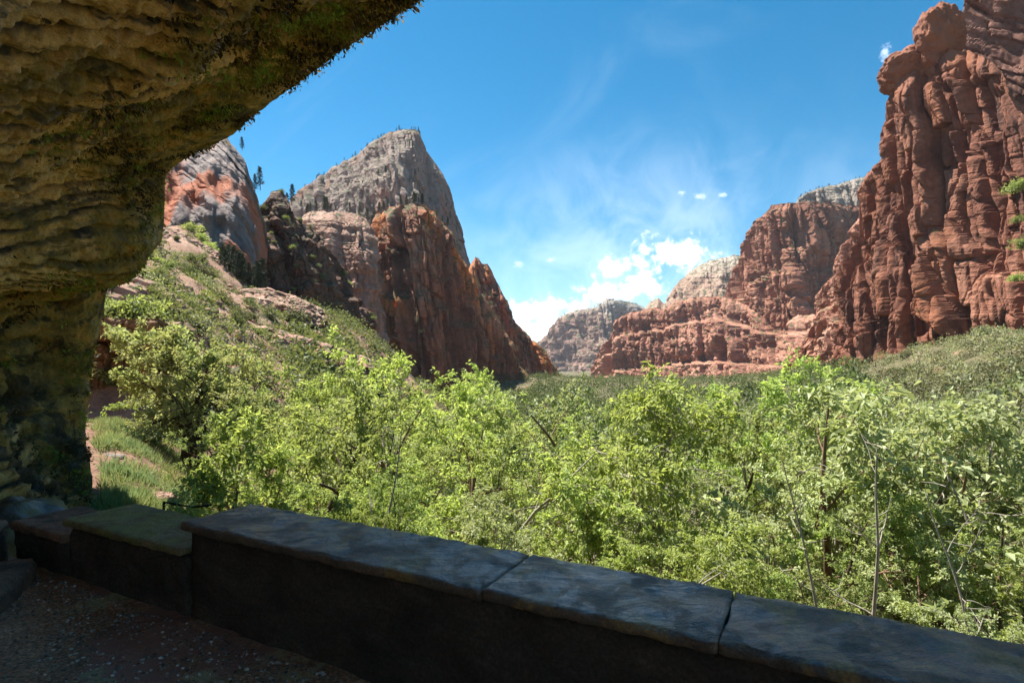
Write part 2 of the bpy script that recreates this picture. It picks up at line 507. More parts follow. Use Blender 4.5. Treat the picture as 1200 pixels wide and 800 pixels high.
def cliff(name, ctrl, mat, label, nu=300, nv=200, back=60.0, fs=10.0, amp=5.0, seed=1, prof=None, col=1.0, blk=1.0, lean=0.15, strata=0.5, rough=1.0, topj=0.4, cat='cliff', aspect=3.2, ledge=0.5, smooth=False, pil=0.8, flat=0.0, pris=0.0):
    """ctrl rows: px, py_top, py_base, d_top, d_base in photo pixels and metres.  The face runs from the base
    line to the top line, then over a plateau and down a back face, so the rock is a closed mass."""
    c = np.array(ctrl, float)
    L = np.concatenate([[0], np.cumsum(np.hypot(np.diff(c[:, 0]), 0.6 * np.diff(c[:, 1])) + 1e-6)]); L /= L[-1]
    u = np.linspace(0, 1, nu)
    px, pt, pb, dt, db = (np.interp(u, L, c[:, k]) for k in range(5))
    # smooth the depth lines only (kinks in plan read as creases)
    ker = np.ones(max(3, nu // 28)); ker /= ker.sum()
    def sm(a):
        k = len(ker) // 2
        return np.convolve(np.pad(a, (k, len(ker) - 1 - k), mode='edge'), ker, 'valid')
    dt, db = sm(dt), sm(db)
    T = np.stack([(px - HX) / F * dt, dt, (HY - pt) / F * dt], 1)
    B = np.stack([(px - HX) / F * db, db, (HY - pb) / F * db], 1)
    T[:, 2] += topj * fs * 0.3 * fbm(T[:, 0] / fs * 1.4, T[:, 1] / fs * 1.4, 0, 4, seed + 70)
    v = np.linspace(0, 1, nv)
    pv = prof or [(0, 0), (1, 1)]
    hv = np.interp(v, [a for a, b in pv], [b for a, b in pv])
    W = v[None, :, None]; Hh = hv[None, :, None]
    Pm = np.empty((nu, nv, 3))
    Pm[:, :, 2] = B[:, None, 2] * (1 - W[..., 0]) + T[:, None, 2] * W[..., 0]
    wob = 0.12 * fbm(u[:, None] * 9 + seed, v[None] * 3, 0, 3, seed + 5)
    hh = np.clip(Hh[..., 0] + wob * (v * (1 - v))[None] * 4, 0, 1)[..., None]
    Pm[:, :, :2] = B[:, None, :2] * (1 - hh) + T[:, None, :2] * hh
    tan = np.gradient(B[:, :2] * 0.5 + T[:, :2] * 0.5, axis=0)
    wrp = 0.24 * (1 - 0.6 * min(flat, 1))
    k2 = np.ones(max(5, nu // 14)); k2 /= k2.sum(); k = len(k2) // 2
    tan = np.stack([np.convolve(np.pad(tan[:, i], (k, len(k2) - 1 - k), mode='edge'), k2, 'valid') for i in (0, 1)], 1)
    tan /= np.linalg.norm(tan, axis=1)[:, None] + 1e-9
    nrm = np.stack([tan[:, 1], -tan[:, 0]], 1)
    seg = np.linalg.norm(np.diff(0.5 * (B[:, :2] + T[:, :2]), axis=0), axis=1)
    s = np.concatenate([[0], np.cumsum(seg)])[:, None] + 0 * v[None]
    z = Pm[:, :, 2]
    x_, y_ = Pm[:, :, 0], Pm[:, :, 1]
    ws = s + lean * z + fs * wrp * fbm(x_ / fs / 1.5, y_ / fs / 1.5, z / fs / 2.5, 4, seed)
    wz = z + fs * 0.5 * (1 - 0.7 * min(flat, 1)) * fbm(x_ / fs / 2, y_ / fs / 2, z / fs / 2, 3, seed + 9)
    id1, e1, jx, jy = voronoi(ws / (fs * 1.5), wz / (fs * 1.5 * aspect), seed)
    id2, e2, jx2, jy2 = voronoi(ws / (fs * 0.55), wz / (fs * 0.55 * aspect * 0.6), seed + 3)
    D = blk * (1.7 * (id1 - 0.5) + 0.55 * (id2 - 0.5) + 0.5 * (id1 - 0.5) * jy + 0.6 * (0.5 - id1) * jx + 0.4 * (id2 - 0.5) * jx - 0.5 * np.exp(-e1 / 0.035) - 0.28 * np.exp(-e2 / 0.05))
    id0, e0, jx0, jy0 = voronoi(ws / (fs * 2.6), wz / (fs * 26), seed + 7)
    D += pil * (1.9 * (id0 - 0.5) + 2.2 * (id0 - 0.5) * jx0 - 0.9 * np.exp(-e0 / 0.035))
    D += col * 0.9 * (ridged(ws / (fs * 4), wz / (fs * 22), 0, 3, seed + 11) - 0.9)
    bed = fbm(x_ / fs / 14, y_ / fs / 14, (z + 0.08 * s) / (fs * 0.55), 5, seed + 21, 0.62)
    D += strata * 0.17 * np.tanh(bed * 2.2)
    D += rough * (0.30 * fbm(x_ / fs, y_ / fs, z / fs, 5, seed + 31, 0.58))
    if pris:
        D += pris * (prism(ws, wz, fs * 1.5, fs * 6, seed + 200) + 0.5 * prism(ws + 3 * fs, wz, fs * 0.5, fs * 1.9, seed + 300))
    if flat:      # joint faces: each block steps to its own plane and has a slight tilt of its own
        idb, eb, jbx, jby = voronoi(ws / (fs * 0.95) + 0.35 * id0, wz / (fs * 2.6) + 3 * id0, seed + 13)
        D += flat * (1.2 * (idb - 0.5) + 0.9 * (0.5 - id0) * jbx - 0.45 * np.exp(-eb / 0.03))
    D += (1 - 0.6 * min(flat, 1)) * 0.6 * fbm(x_ / fs / 5, y_ / fs / 5, z / fs / 5, 2, seed + 41)
    D *= amp
    # fade at the top edge so the skyline keeps its drawn shape, and round the brow
    fade = 1 - 0.65 * sstep(0.86, 1.0, v)[None]
    D = D * fade - amp * 0.5 * (sstep(0.93, 1.0, v)[None]) ** 2
    Pm[:, :, 0] += D * nrm[:, None, 0]; Pm[:, :, 1] += D * nrm[:, None, 1]
    Pm[:, :, 2] += ledge * amp * 0.18 * fbm(x_ / fs * 1.3, y_ / fs * 1.3, z / fs * 1.3, 3, seed + 51) * (1 - v[None] ** 4)
    # plateau and back
    away = Pm[:, -1, :2] / np.linalg.norm(Pm[:, -1, :2], axis=1)[:, None]
    rows = [Pm]
    for fr, dz in ((0.12, 0.0), (0.35, -0.01), (0.7, -0.03), (1.0, -0.10)):
        r = Pm[:, -1].copy(); r[:, :2] += away * back * fr; r[:, 2] += dz * back + 0.12 * amp * fbm(r[:, 0] / fs, r[:, 1] / fs, 0, 3, seed + 60)
        rows.append(r[:, None])
    r = Pm[:, -1].copy(); r[:, :2] += away * back * 1.25; r[:, 2] = Pm[:, 0, 2]
    rows.append(r[:, None])
    G = np.concatenate(rows, 1)
    # end flanks: the first and last column swing back behind the rock
    ends = []
    for idx in (0, -1):
        e = G[idx].copy(); aw = np.array([away[idx][0], away[idx][1]])
        e[:, :2] += aw * back * 0.9
        ends.append(e[None])
    G = np.concatenate([ends[0], G, ends[1]], 0)
    me = mesh_np(name, G.reshape(-1, 3), grid_quads(nu + 2, nv + 5), None, [mat], smooth)
    o = link(name, me, None, label, cat, None, 'structure')
    CL[label] = Pm
    return o, Pm


R_red = ((0.175, 0.070, 0.044), (0.300, 0.132, 0.082), (0.420, 0.220, 0.145))
M['rock_right'] = rock_mat('rock_right', ((0.145, 0.056, 0.036), (0.240, 0.097, 0.058), (0.335, 0.158, 0.100)), (0.040, 0.020, 0.017), 0.85, 9, tilt=(0.0, 0.35, 0), orange=(0.27, 0.105, 0.055), strata=0.8)
M['rock_upper'] = rock_mat('rock_upper', ((0.150, 0.065, 0.045), (0.225, 0.110, 0.078), (0.31, 0.165, 0.118)), (0.06, 0.03, 0.025), 0.5, 9, tilt=(0.0, 0.9, 0), strata=0.8)
M['rock_butte'] = rock_mat('rock_butte', R_red, (0.075, 0.038, 0.032), 0.65, 22, veg=0.4)
M['rock_band'] = rock_mat('rock_band', ((0.23, 0.095, 0.062), (0.35, 0.165, 0.11), (0.47, 0.27, 0.19)), (0.10, 0.045, 0.035), 0.4, 20, veg=0.35)
M['rock_pale'] = rock_mat('rock_pale', ((0.20, 0.105, 0.072), (0.32, 0.205, 0.15), (0.41, 0.30, 0.23)), (0.13, 0.07, 0.05), 0.45, 30, bleach=(0.36, 0.295, 0.24), bleach_z=(240, 330), veg=0.5)
M['rock_white'] = rock_mat('rock_white', ((0.17, 0.13, 0.105), (0.24, 0.195, 0.16), (0.31, 0.265, 0.22)), (0.2, 0.15, 0.12), 0.4, 25, veg=0.5)
M['rock_mesa'] = rock_mat('rock_mesa', ((0.17, 0.10, 0.08), (0.27, 0.16, 0.12), (0.36, 0.25, 0.19)), (0.13, 0.08, 0.07), 0.5, 60, bleach=(0.38, 0.33, 0.28), bleach_z=(190, 300), veg=0.5)
M['rock_peak'] = rock_mat('rock_peak', ((0.165, 0.115, 0.090), (0.245, 0.180, 0.145), (0.330, 0.255, 0.210)), (0.11, 0.068, 0.055), 0.7, 22, veg=0.55, orange=(0.28, 0.14, 0.09))
M['rock_buttress'] = rock_mat('rock_buttress', ((0.17, 0.066, 0.042), (0.320, 0.128, 0.072), (0.46, 0.22, 0.13)), (0.060, 0.028, 0.023), 0.65, 12, veg=0.7, orange=(0.56, 0.19, 0.055), oth=0.50)
M['rock_dome'] = rock_mat('rock_dome', ((0.22, 0.11, 0.075), (0.36, 0.21, 0.15), (0.48, 0.32, 0.24)), (0.10, 0.05, 0.04), 0.5, 12, veg=0.4, tilt=(0.25, 0.3, 0))
M['rock_knoll'] = rock_mat('rock_knoll', ((0.085, 0.040, 0.030), (0.155, 0.078, 0.053), (0.27, 0.15, 0.10)), (0.040, 0.022, 0.019), 0.7, 6, veg=0.45)
M['rock_slab'] = rock_mat('rock_slab', ((0.15, 0.115, 0.105), (0.24, 0.19, 0.17), (0.33, 0.27, 0.24)), (0.075, 0.062, 0.062), 0.8, 7, orange=(0.38, 0.13, 0.065), tilt=(0.4, 0.75, 0), strata=0.7, oth=0.45)

STEEP = [(0, 0), (0.25, 0.30), (0.3, 0.42), (1, 1)]
TERR = [(0, 0), (0.16, 0.18), (0.19, 0.30), (0.40, 0.38), (0.43, 0.55), (0.68, 0.63), (0.72, 0.82), (1, 1)]

cliff('cliff', [(560, 470, 480, 3600, 3500), (600, 440, 470, 3500, 3300), (618, 420, 470, 3450, 3200), (630, 405, 470, 3400, 3100), (640, 388, 470, 3350, 3000), (652, 372, 470, 3300, 2950), (670, 364, 470, 3250, 2850), (692, 360, 470, 3150, 2750), (705, 352, 470, 3100, 2700), (715, 349, 470, 3080, 2720), (735, 352, 470, 3150, 2850), (752, 357, 470, 3250, 3000), (762, 366, 470, 3350, 3100), (790, 380, 470, 3500, 3300), (830, 400, 470, 3700, 3500)],
      M['rock_mesa'], 'distant grey flat topped mesa at the end of the canyon', 300, 160, 700, 60, 42, 4, STEEP, blk=0.4, flat=0.4, pris=1.0)
cliff('cliff', [(715, 400, 445, 2150, 2100), (735, 376, 440, 2100, 1950), (752, 364, 440, 2080, 1900), (762, 352, 440, 2050, 1850), (771, 349, 440, 2040, 1850), (777, 356, 440, 2030, 1850), (780, 345, 440, 2020, 1800), (795, 328, 440, 2000, 1750), (815, 312, 440, 1980, 1700), (835, 304, 440, 1950, 1700), (860, 299, 440, 1950, 1700), (900, 297, 440, 1950, 1700), (940, 300, 440, 1950, 1700)],
      M['rock_pale'], 'rounded pale pink sandstone dome behind the red cliff band', 260, 150, 300, 34, 14, 7, [(0, 0), (0.3, 0.1), (0.6, 0.35), (0.85, 0.7), (1, 1)], strata=1.0, blk=0.6)
cliff('cliff', [(925, 250, 290, 1500, 1450), (936, 232, 290, 1500, 1450), (945, 225, 290, 1500, 1440), (960, 220, 290, 1490, 1420), (990, 213, 290, 1480, 1400), (1010, 207, 290, 1470, 1400), (1040, 200, 290, 1470, 1400)],
      M['rock_white'], 'small white sandstone cap on the skyline behind the red butte', 160, 80, 200, 24, 9, 12, [(0, 0), (0.4, 0.3), (1, 1)], strata=1.0)
cliff('cliff', [(838, 362, 420, 1240, 1200), (852, 340, 420, 1200, 1120), (858, 316, 420, 1170, 1080), (863, 298, 420, 1150, 1050), (870, 275, 420, 1120, 1020), (885, 256, 420, 1070, 985), (903, 240, 420, 1020, 950), (925, 236, 420, 985, 920), (940, 235, 420, 975, 915), (958, 235, 420, 985, 940), (980, 236, 420, 1010, 970), (1005, 240, 420, 1040, 1000), (1030, 244, 420, 1060, 1020)],
      M['rock_butte'], 'tall square topped red butte left of the big right cliff', 300, 240, 250, 20, 14, 15, [(0, 0), (0.14, 0.22), (0.18, 0.4), (0.52, 0.55), (0.56, 0.75), (1, 1)], col=0.4, flat=0.4, rough=0.5, pil=0.8, blk=0.35, pris=1.2)
cliff('cliff', [(680, 450, 462, 1300, 1290), (694, 432, 462, 1270, 1240), (702, 412, 462, 1250, 1200), (712, 392, 462, 1230, 1160), (722, 374, 462, 1210, 1130), (731, 367, 462, 1200, 1110), (745, 365, 462, 1180, 1090), (765, 360, 462, 1160, 1060), (775, 362, 462, 1150, 1040), (790, 353, 462, 1130, 1010), (815, 348, 462, 1110, 970), (838, 346, 462, 1090, 930), (862, 352, 462, 1060, 890), (890, 366, 460, 1020, 850), (920, 372, 458, 960, 800), (950, 368, 456, 880, 740), (980, 372, 452, 800, 680), (1015, 380, 450, 720, 620)],
      M['rock_band'], 'long terraced red cliff band along the foot of the butte', 420, 200, 150, 17, 11, 21, [(0, 0), (0.28, 0.25), (0.31, 0.45), (0.70, 0.62), (0.74, 0.80), (1, 1)], strata=0.5, col=0.6, flat=0.4, blk=0.5, pris=0.9)
cliff('cliff', [(925, 428, 452, 520, 510), (938, 402, 450, 515, 490), (950, 372, 450, 510, 480), (957, 342, 448, 505, 470), (968, 330, 446, 500, 460), (976, 318, 446, 490, 450), (984, 292, 445, 480, 440), (992, 270, 445, 470, 430), (1000, 256, 444, 460, 420), (1012, 248, 442, 455, 410), (1040, 240, 440, 450, 400)],
      M['rock_band'], 'narrow red rock fins stepping down from the big right cliff', 240, 240, 80, 11, 7, 33, TERR, col=0.6, blk=0.4, flat=0.4, pris=1.2, strata=0.4)
cliff('cliff', [(1112, 110, 330, 296, 292), (1120, 62, 330, 296, 290), (1124, 25, 330, 296, 288), (1130, -12, 330, 294, 286), (1160, -65, 330, 289, 278), (1200, -125, 330, 282, 268), (1300, -250, 330, 268, 250), (1420, -330, 330, 255, 230)],
      M['rock_upper'], 'smooth slanting upper wall of rock in the top right corner', 220, 220, 90, 9, 3.2, 41, [(0, 0), (1, 1)], blk=0.3, lean=1.1, strata=0.15, ledge=0.05, rough=0.25, pil=0.35, col=0.15, flat=0.5)
cliff('cliff', [(990, 300, 446, 350, 345), (995, 262, 444, 340, 335), (997, 240, 442, 338, 330), (999, 221, 440, 336, 326), (1008, 206, 438, 332, 320), (1020, 190, 436, 326, 312), (1026, 166, 436, 318, 306), (1029, 140, 434, 312, 300), (1031, 108, 432, 304, 293), (1040, 86, 430, 296, 284), (1062, 82, 428, 288, 275), (1078, 72, 426, 282, 268), (1098, 60, 424, 274, 258), (1125, 58, 420, 262, 246), (1150, 74, 418, 250, 234), (1165, 100, 416, 244, 228), (1180, 130, 414, 238, 222), (1200, 150, 412, 230, 214), (1260, 170, 410, 206, 190), (1340, 190, 405, 180, 160)],
      M['rock_right'], 'huge dark red sandstone cliff rising at the right edge', 420, 440, 30, 11.0, 6.0, 52, [(0, 0), (0.08, 0.25), (0.35, 0.4), (0.42, 0.6), (1, 1)], lean=0.16, strata=0.30, col=0.25, aspect=5.0, rough=0.30, ledge=0.08, pil=0.8, flat=0.35, blk=0.22, pris=1.5)
# left side
cliff('cliff', [(60, 140, 400, 200, 150), (150, 140, 380, 200, 150), (200, 146, 360, 200, 150), (236, 150, 345, 200, 152), (252, 154, 335, 198, 152), (265, 159, 325, 197, 153), (276, 170, 320, 197, 156), (289, 187, 320, 198, 160), (297, 210, 320, 200, 165), (302, 240, 320, 204, 172), (308, 268, 320, 210, 180)],
      M['rock_slab'], 'smooth grey and orange slanting rock slab beside the overhang', 240, 220, 40, 7, 1.9, 61, [(0, 0), (0.35, 0.2), (1, 1)], lean=0.9, strata=0.5, blk=0.5, aspect=6, pil=0.4, rough=0.5)
cliff('cliff', [(318, 256, 300, 1080, 1060), (332, 240, 300, 1060, 1000), (345, 229, 300, 1050, 980), (362, 214, 300, 1030, 950), (380, 200, 300, 1010, 920), (400, 189, 300, 990, 890), (420, 177, 300, 970, 860), (440, 162, 300, 945, 830), (455, 154, 300, 925, 810), (470, 151, 300, 910, 800), (482, 150, 300, 910, 805), (494, 153, 305, 925, 830), (502, 174, 310, 940, 850), (510, 190, 315, 955, 870), (525, 210, 320, 975, 890), (533, 238, 330, 990, 910), (541, 268, 335, 1000, 925), (548, 300, 345, 1010, 940), (556, 325, 350, 1020, 960)],
      M['rock_peak'], 'pale grey peak with a sharp summit above the red buttress', 320, 240, 260, 20, 8, 71, [(0, 0), (0.3, 0.12), (0.6, 0.45), (1, 1)], col=1.2, strata=0.3, blk=0.3, pil=1.0, aspect=7, rough=0.7, ledge=0.2, flat=0.5, pris=0.7)
cliff('cliff', [(540, 330, 470, 700, 640), (552, 308, 470, 700, 640), (557, 300, 470, 700, 640), (561, 303, 470, 700, 640), (565, 309, 470, 700, 640), (571, 309, 470, 700, 640), (577, 318, 470, 700, 640), (586, 338, 470, 702, 642), (597, 352, 470, 706, 648), (601, 372, 470, 710, 654), (612, 384, 472, 716, 660), (625, 396, 474, 722, 670), (640, 412, 476, 730, 685), (652, 432, 478, 738, 700), (662, 450, 480, 744, 715), (672, 466, 482, 750, 730)],
      M['rock_buttress'], 'jagged dark red ridge with pinnacles running down to the valley', 280, 170, 120, 12, 8, 83, STEEP, col=0.6, pil=1.0, flat=0.4, blk=0.5, pris=1.0)
cliff('cliff', [(424, 300, 480, 470, 430), (430, 256, 480, 462, 415), (440, 246, 480, 455, 402), (455, 243, 482, 446, 392), (470, 240, 484, 440, 386), (488, 236, 486, 436, 384), (500, 240, 486, 436, 386), (512, 246, 486, 440, 392), (526, 262, 486, 448, 402), (540, 288, 486, 458, 414), (552, 312, 486, 470, 428), (562, 330, 486, 480, 440), (575, 352, 486, 490, 452), (588, 380, 486, 500, 464), (602, 412, 486, 510, 478), (616, 450, 486, 520, 494)],
      M['rock_buttress'], 'great dark red buttress with orange streaks below the grey peak', 340, 330, 120, 11, 7.5, 92, [(0, 0), (0.12, 0.2), (0.5, 0.35), (0.56, 0.5), (0.8, 0.62), (1, 1)], col=0.4, aspect=5, pil=1.1, rough=0.45, strata=0.3, flat=0.4, blk=0.35, pris=1.2)
cliff('cliff', [(338, 268, 470, 420, 380), (352, 252, 470, 415, 372), (366, 247, 470, 410, 366), (385, 246, 470, 405, 358), (405, 247, 470, 402, 352), (420, 249, 470, 402, 350), (430, 256, 472, 406, 356), (438, 270, 474, 412, 366), (444, 300, 476, 420, 378), (450, 350, 478, 430, 392)],
      M['rock_dome'], 'pinkish layered rock dome between the dark knoll and red buttress', 240, 300, 60, 10, 4.6, 101, [(0, 0), (0.5, 0.18), (0.75, 0.4), (0.9, 0.7), (1, 1)], strata=1.3, blk=0.7)
cliff('cliff', [(246, 312, 372, 235, 225), (258, 290, 372, 234, 222), (268, 270, 374, 233, 218), (278, 261, 376, 232, 214), (292, 257, 378, 231, 211), (304, 250, 380, 230, 210), (309, 234, 380, 230, 209), (316, 224, 382, 230, 209), (328, 222, 384, 231, 209), (337, 230, 386, 232, 210), (342, 249, 388, 233, 212), (360, 263, 392, 236, 216), (380, 276, 394, 241, 222), (394, 300, 396, 246, 230), (404, 328, 398, 252, 240), (414, 356, 400, 260, 252), (422, 385, 402, 268, 262)],
      M['rock_knoll'], 'dark brown rock knoll with a stubby tower on its top', 300, 230, 60, 5.5, 4.0, 112, [(0, 0), (0.5, 0.2), (0.62, 0.45), (1, 1)], col=1.2)


# ------------------------------------------------------------------ helpers for small solids
class MB:
    def __init__(s):
        s.V = []; s.Q = []; s.T = []; s.n = 0
    def add(s, V, Q=None, T=None):
        V = np.asarray(V, float)
        s.V.append(V)
        if Q is not None and len(Q): s.Q.append(np.asarray(Q) + s.n)
        if T is not None and len(T): s.T.append(np.asarray(T) + s.n)
        s.n += len(V)
    def tube(s, pts, rad, k=6):
        pts = np.asarray(pts, float); n = len(pts)
        t = np.gradient(pts, axis=0); t /= np.linalg.norm(t, axis=1)[:, None] + 1e-9
        ref = np.array([1, 0, 0]) if abs(t[0, 0]) < 0.8 else np.array([0, 1, 0])
        a = np.cross(t, ref); a /= np.linalg.norm(a, axis=1)[:, None] + 1e-9
        b = np.cross(t, a)
        th = np.arange(k) * 2 * math.pi / k
        r = np.broadcast_to(np.asarray(rad, float), (n,))[:, None, None]
        V = pts[:, None] + r * (a[:, None] * np.cos(th)[None, :, None] + b[:, None] * np.sin(th)[None, :, None])
        i = np.arange(n - 1)[:, None] * k; j = np.arange(k)[None]
        Q = np.stack([i + j, i + (j + 1) % k, i + k + (j + 1) % k, i + k + j], -1).reshape(-1, 4)
        s.add(V.reshape(-1, 3), Q)
    def mesh(s, name, mats, smooth=True, attrs=None):
        return mesh_np(name, np.concatenate(s.V), np.concatenate(s.Q) if s.Q else None, np.concatenate(s.T) if s.T else None, mats, smooth, attrs)


def block(corners_lo, corners_hi, n=(30, 10, 6), jit=0.006, seed=0, rnd=0.015, fs=0.25):
    """A worn stone block: 4 bottom corners and 4 top corners, gridded, its edges rounded and its faces roughened."""
    lo, hi = np.array(corners_lo, float), np.array(corners_hi, float)
    nx, ny, nz = n
    def pt(a, b, c):
        p0 = lo[0] * (1 - a)[:, None] * (1 - b)[:, None] + lo[1] * a[:, None] * (1 - b)[:, None] + lo[2] * (a * b)[:, None] + lo[3] * ((1 - a) * b)[:, None]
        p1 = hi[0] * (1 - a)[:, None] * (1 - b)[:, None] + hi[1] * a[:, None] * (1 - b)[:, None] + hi[2] * (a * b)[:, None] + hi[3] * ((1 - a) * b)[:, None]
        return p0 * (1 - c)[:, None] + p1 * c[:, None]
    idx = {}; ABC = []
    Q = []
    def vid(i, j, k):
        key = (i, j, k)
        if key not in idx:
            idx[key] = len(ABC); ABC.append(key)
        return idx[key]
    for i in range(nx):
        for j in range(ny):
            Q.append((vid(i, j, nz), vid(i + 1, j, nz), vid(i + 1, j + 1, nz), vid(i, j + 1, nz)))
            Q.append((vid(i, j, 0), vid(i, j + 1, 0), vid(i + 1, j + 1, 0), vid(i + 1, j, 0)))
    for i in range(nx):
        for k in range(nz):
            Q.append((vid(i, 0, k), vid(i + 1, 0, k), vid(i + 1, 0, k + 1), vid(i, 0, k + 1)))
            Q.append((vid(i, ny, k), vid(i, ny, k + 1), vid(i + 1, ny, k + 1), vid(i + 1, ny, k)))
    for j in range(ny):
        for k in range(nz):
            Q.append((vid(0, j, k), vid(0, j, k + 1), vid(0, j + 1, k + 1), vid(0, j + 1, k)))
            Q.append((vid(nx, j, k), vid(nx, j + 1, k), vid(nx, j + 1, k + 1), vid(nx, j, k + 1)))
    A = np.array(ABC, float)
    a, b, c = A[:, 0] / nx, A[:, 1] / ny, A[:, 2] / nz
    V = pt(a, b, c); ctr = V.mean(0)
    # round the edges: vertices on two or more faces move inwards
    inw = np.zeros_like(V)
    ex = (hi[1] - hi[0]); ex /= np.linalg.norm(ex); ey = (hi[3] - hi[0]); ey /= np.linalg.norm(ey); ez = np.array([0, 0, 1.0])
    on = [(a == 0) * 1.0 - (a == 1), (b == 0) * 1.0 - (b == 1), (c == 0) * 1.0 - (c == 1)]
    cnt = sum(np.abs(o) for o in on)
    for o, e in zip(on, (ex, ey, ez)):
        inw += (o * (cnt > 1))[:, None] * e
    chip = 1 + 1.8 * np.clip(fbm(V[:, 0] / 0.12, V[:, 1] / 0.12, V[:, 2] / 0.12, 3, seed + 5), 0, 1)
    V = V + inw * (rnd * chip)[:, None]
    for ax, e in enumerate((ex, ey, ez)):
        f = fbm(V[:, 0] / fs, V[:, 1] / fs, V[:, 2] / fs + ax * 7, 4, seed, 0.6)
        V = V + (np.abs(on[ax]) * f * jit)[:, None] * e
    return V, np.array(Q)


# ------------------------------------------------------------------ parapet wall
WA = np.array([0.75, 2.05]); WE = np.array([-0.887, 0.463]); WN = np.array([0.463, 0.887])
WT = 0.485


def wp(t, n, z):
    p = WA + WE * t + WN * n
    return (p[0], p[1], z)


def cap_mat(name, base, stain, moss, mossamt, wet):
    m, nt, out = new_mat(name)
    tc = nt.node('ShaderNodeTexCoord'); p = tc.outputs['Object']
    n1 = nt.noise(p, 3.2, 7, 0.65, 0.6)
    c = nt.ramp(n1, [(0.3, tuple(0.55 * x for x in base)), (0.5, base), (0.72, tuple(1.5 * x for x in base))])
    fs = nt.smooth(nt.noise(p, 2.3, 6, 0.68, 1.0), 0.49, 0.60)
    c = nt.mix(fs, c, stain)
    fm = nt.math('MULTIPLY', nt.smooth(nt.noise(p, 4.2, 6, 0.7), 0.62 - 0.3 * mossamt, 0.72 - 0.2 * mossamt), mossamt)
    c = nt.mix(fm, c, moss)
    c = nt.mix(0.85, c, nt.mix(1.0, c, nt.ramp(nt.noise(p, 70, 6, 0.85), [(0.30, 0.35), (0.5, 1.0), (0.70, 1.9)]), 'MULTIPLY'))
    lich = nt.smooth(nt.noise(p, 38, 4, 0.6), 0.64, 0.70)
    c = nt.mix(nt.math('MULTIPLY', lich, 0.5), c, tuple(min(0.6, 2.2 * x) for x in base))
    r = nt.ramp(nt.noise(p, 2.6, 6, 0.65, 0.8), [(0.36, 0.28 if wet else 0.55), (0.62, 0.62 if wet else 0.9)])
    h = nt.noise(p, 16, 10, 0.78, 0.5)
    h2 = nt.noise(nt.vmul(p, (1.0, 2.2, 2.0)), 3.0, 4, 0.6, 1.2)
    nb = nt.bump(nt.noise(p, 75, 5, 0.8), 0.6, 0.012, nt.bump(h, 0.75, 0.05, nt.bump(h2, 0.5, 0.08)))
    bb = bsdf(nt, out, c, r, nb, 0.5 if wet else 0.3)
    if wet:
        nt.l.new(nt.math('MULTIPLY', nt.smooth(nt.noise(p, 3.4, 7, 0.7, 0.9), 0.44, 0.58), 0.85), bb.inputs['Coat Weight']); bb.inputs['Coat Roughness'].default_value = 0.13
        nt.l.new(nt.bump(nt.noise(p, 60, 4, 0.75), 0.35, 0.010, nt.bump(h2, 0.45, 0.06, nt.bump(h, 0.30, 0.05))), bb.inputs['Coat Normal'])
    return m


M['cap_wet'] = cap_mat('cap_wet', (0.27, 0.138, 0.076), (0.52, 0.25, 0.075), (0.10, 0.09, 0.03), 0.15, True)
M['cap_moss'] = cap_mat('cap_moss', (0.42, 0.26, 0.11), (0.34, 0.17, 0.07), (0.42, 0.33, 0.08), 0.7, False)
M['cap_red'] = cap_mat('cap_red', (0.42, 0.19, 0.11), (0.21, 0.11, 0.07), (0.14, 0.12, 0.05), 0.2, False)


def wall_mat():
    m, nt, out = new_mat('wall_stone')
    tc = nt.node('ShaderNodeTexCoord'); p = tc.outputs['Object']
    br = nt.noise(nt.vmul(p, (1, 1, 2.2)), 2.4, 6, 0.62, 0.6)
    c = nt.ramp(br, [(0.3, (0.085, 0.045, 0.030)), (0.55, (0.15, 0.085, 0.055)), (0.8, (0.24, 0.14, 0.085))])
    vor = nt.node('ShaderNodeTexVoronoi', feature='DISTANCE_TO_EDGE'); vor.inputs['Scale'].default_value = 3.4
    nt.l.new(nt.vmul(p, (1, 1, 2.1)), vor.inputs['Vector'])
    j = nt.smooth(vor.outputs['Distance'], 0.0, 0.06)
    h = nt.math('ADD', nt.math('MULTIPLY', j, 0.12), nt.noise(p, 10, 8, 0.7))
    g = nt.noise(p, 60, 6, 0.8)
    c = nt.mix(0.8, c, nt.mix(1.0, c, nt.ramp(g, [(0.3, 0.4), (0.5, 1.0), (0.7, 1.8)]), 'MULTIPLY'))
    bsdf(nt, out, c, 0.8, nt.bump(g, 0.6, 0.015, nt.bump(h, 0.9, 0.07)), 0.3)
    return m


M['wall'] = wall_mat()
wall = link('parapet_wall', None, None, 'low dark sandstone parapet wall with wet cap stones around the alcove floor', 'wall')
ZT, ZL, ZR = -1.026, -1.19, -1.31
FZ = -1.62


def wall_body(t0, t1, ztop, seed):
    V, Q = block([wp(t0, 0.025, FZ - 0.6), wp(t1, 0.025, FZ - 0.6), wp(t1, WT - 0.03, FZ - 1.6), wp(t0, WT - 0.03, FZ - 1.6)],
                 [wp(t0, 0.025, ztop), wp(t1, 0.025, ztop), wp(t1, WT - 0.03, ztop), wp(t0, WT - 0.03, ztop)], (90, 8, 26), 0.022, seed, 0.01, 0.22)
    return V, Q


mb = MB()
mb.add(*wall_body(-4.2, 3.108, ZT - 0.055, 3)); mb.add(*wall_body(3.112, 4.485, ZL - 0.05, 4)); mb.add(*wall_body(4.489, 5.35, ZR - 0.065, 5))
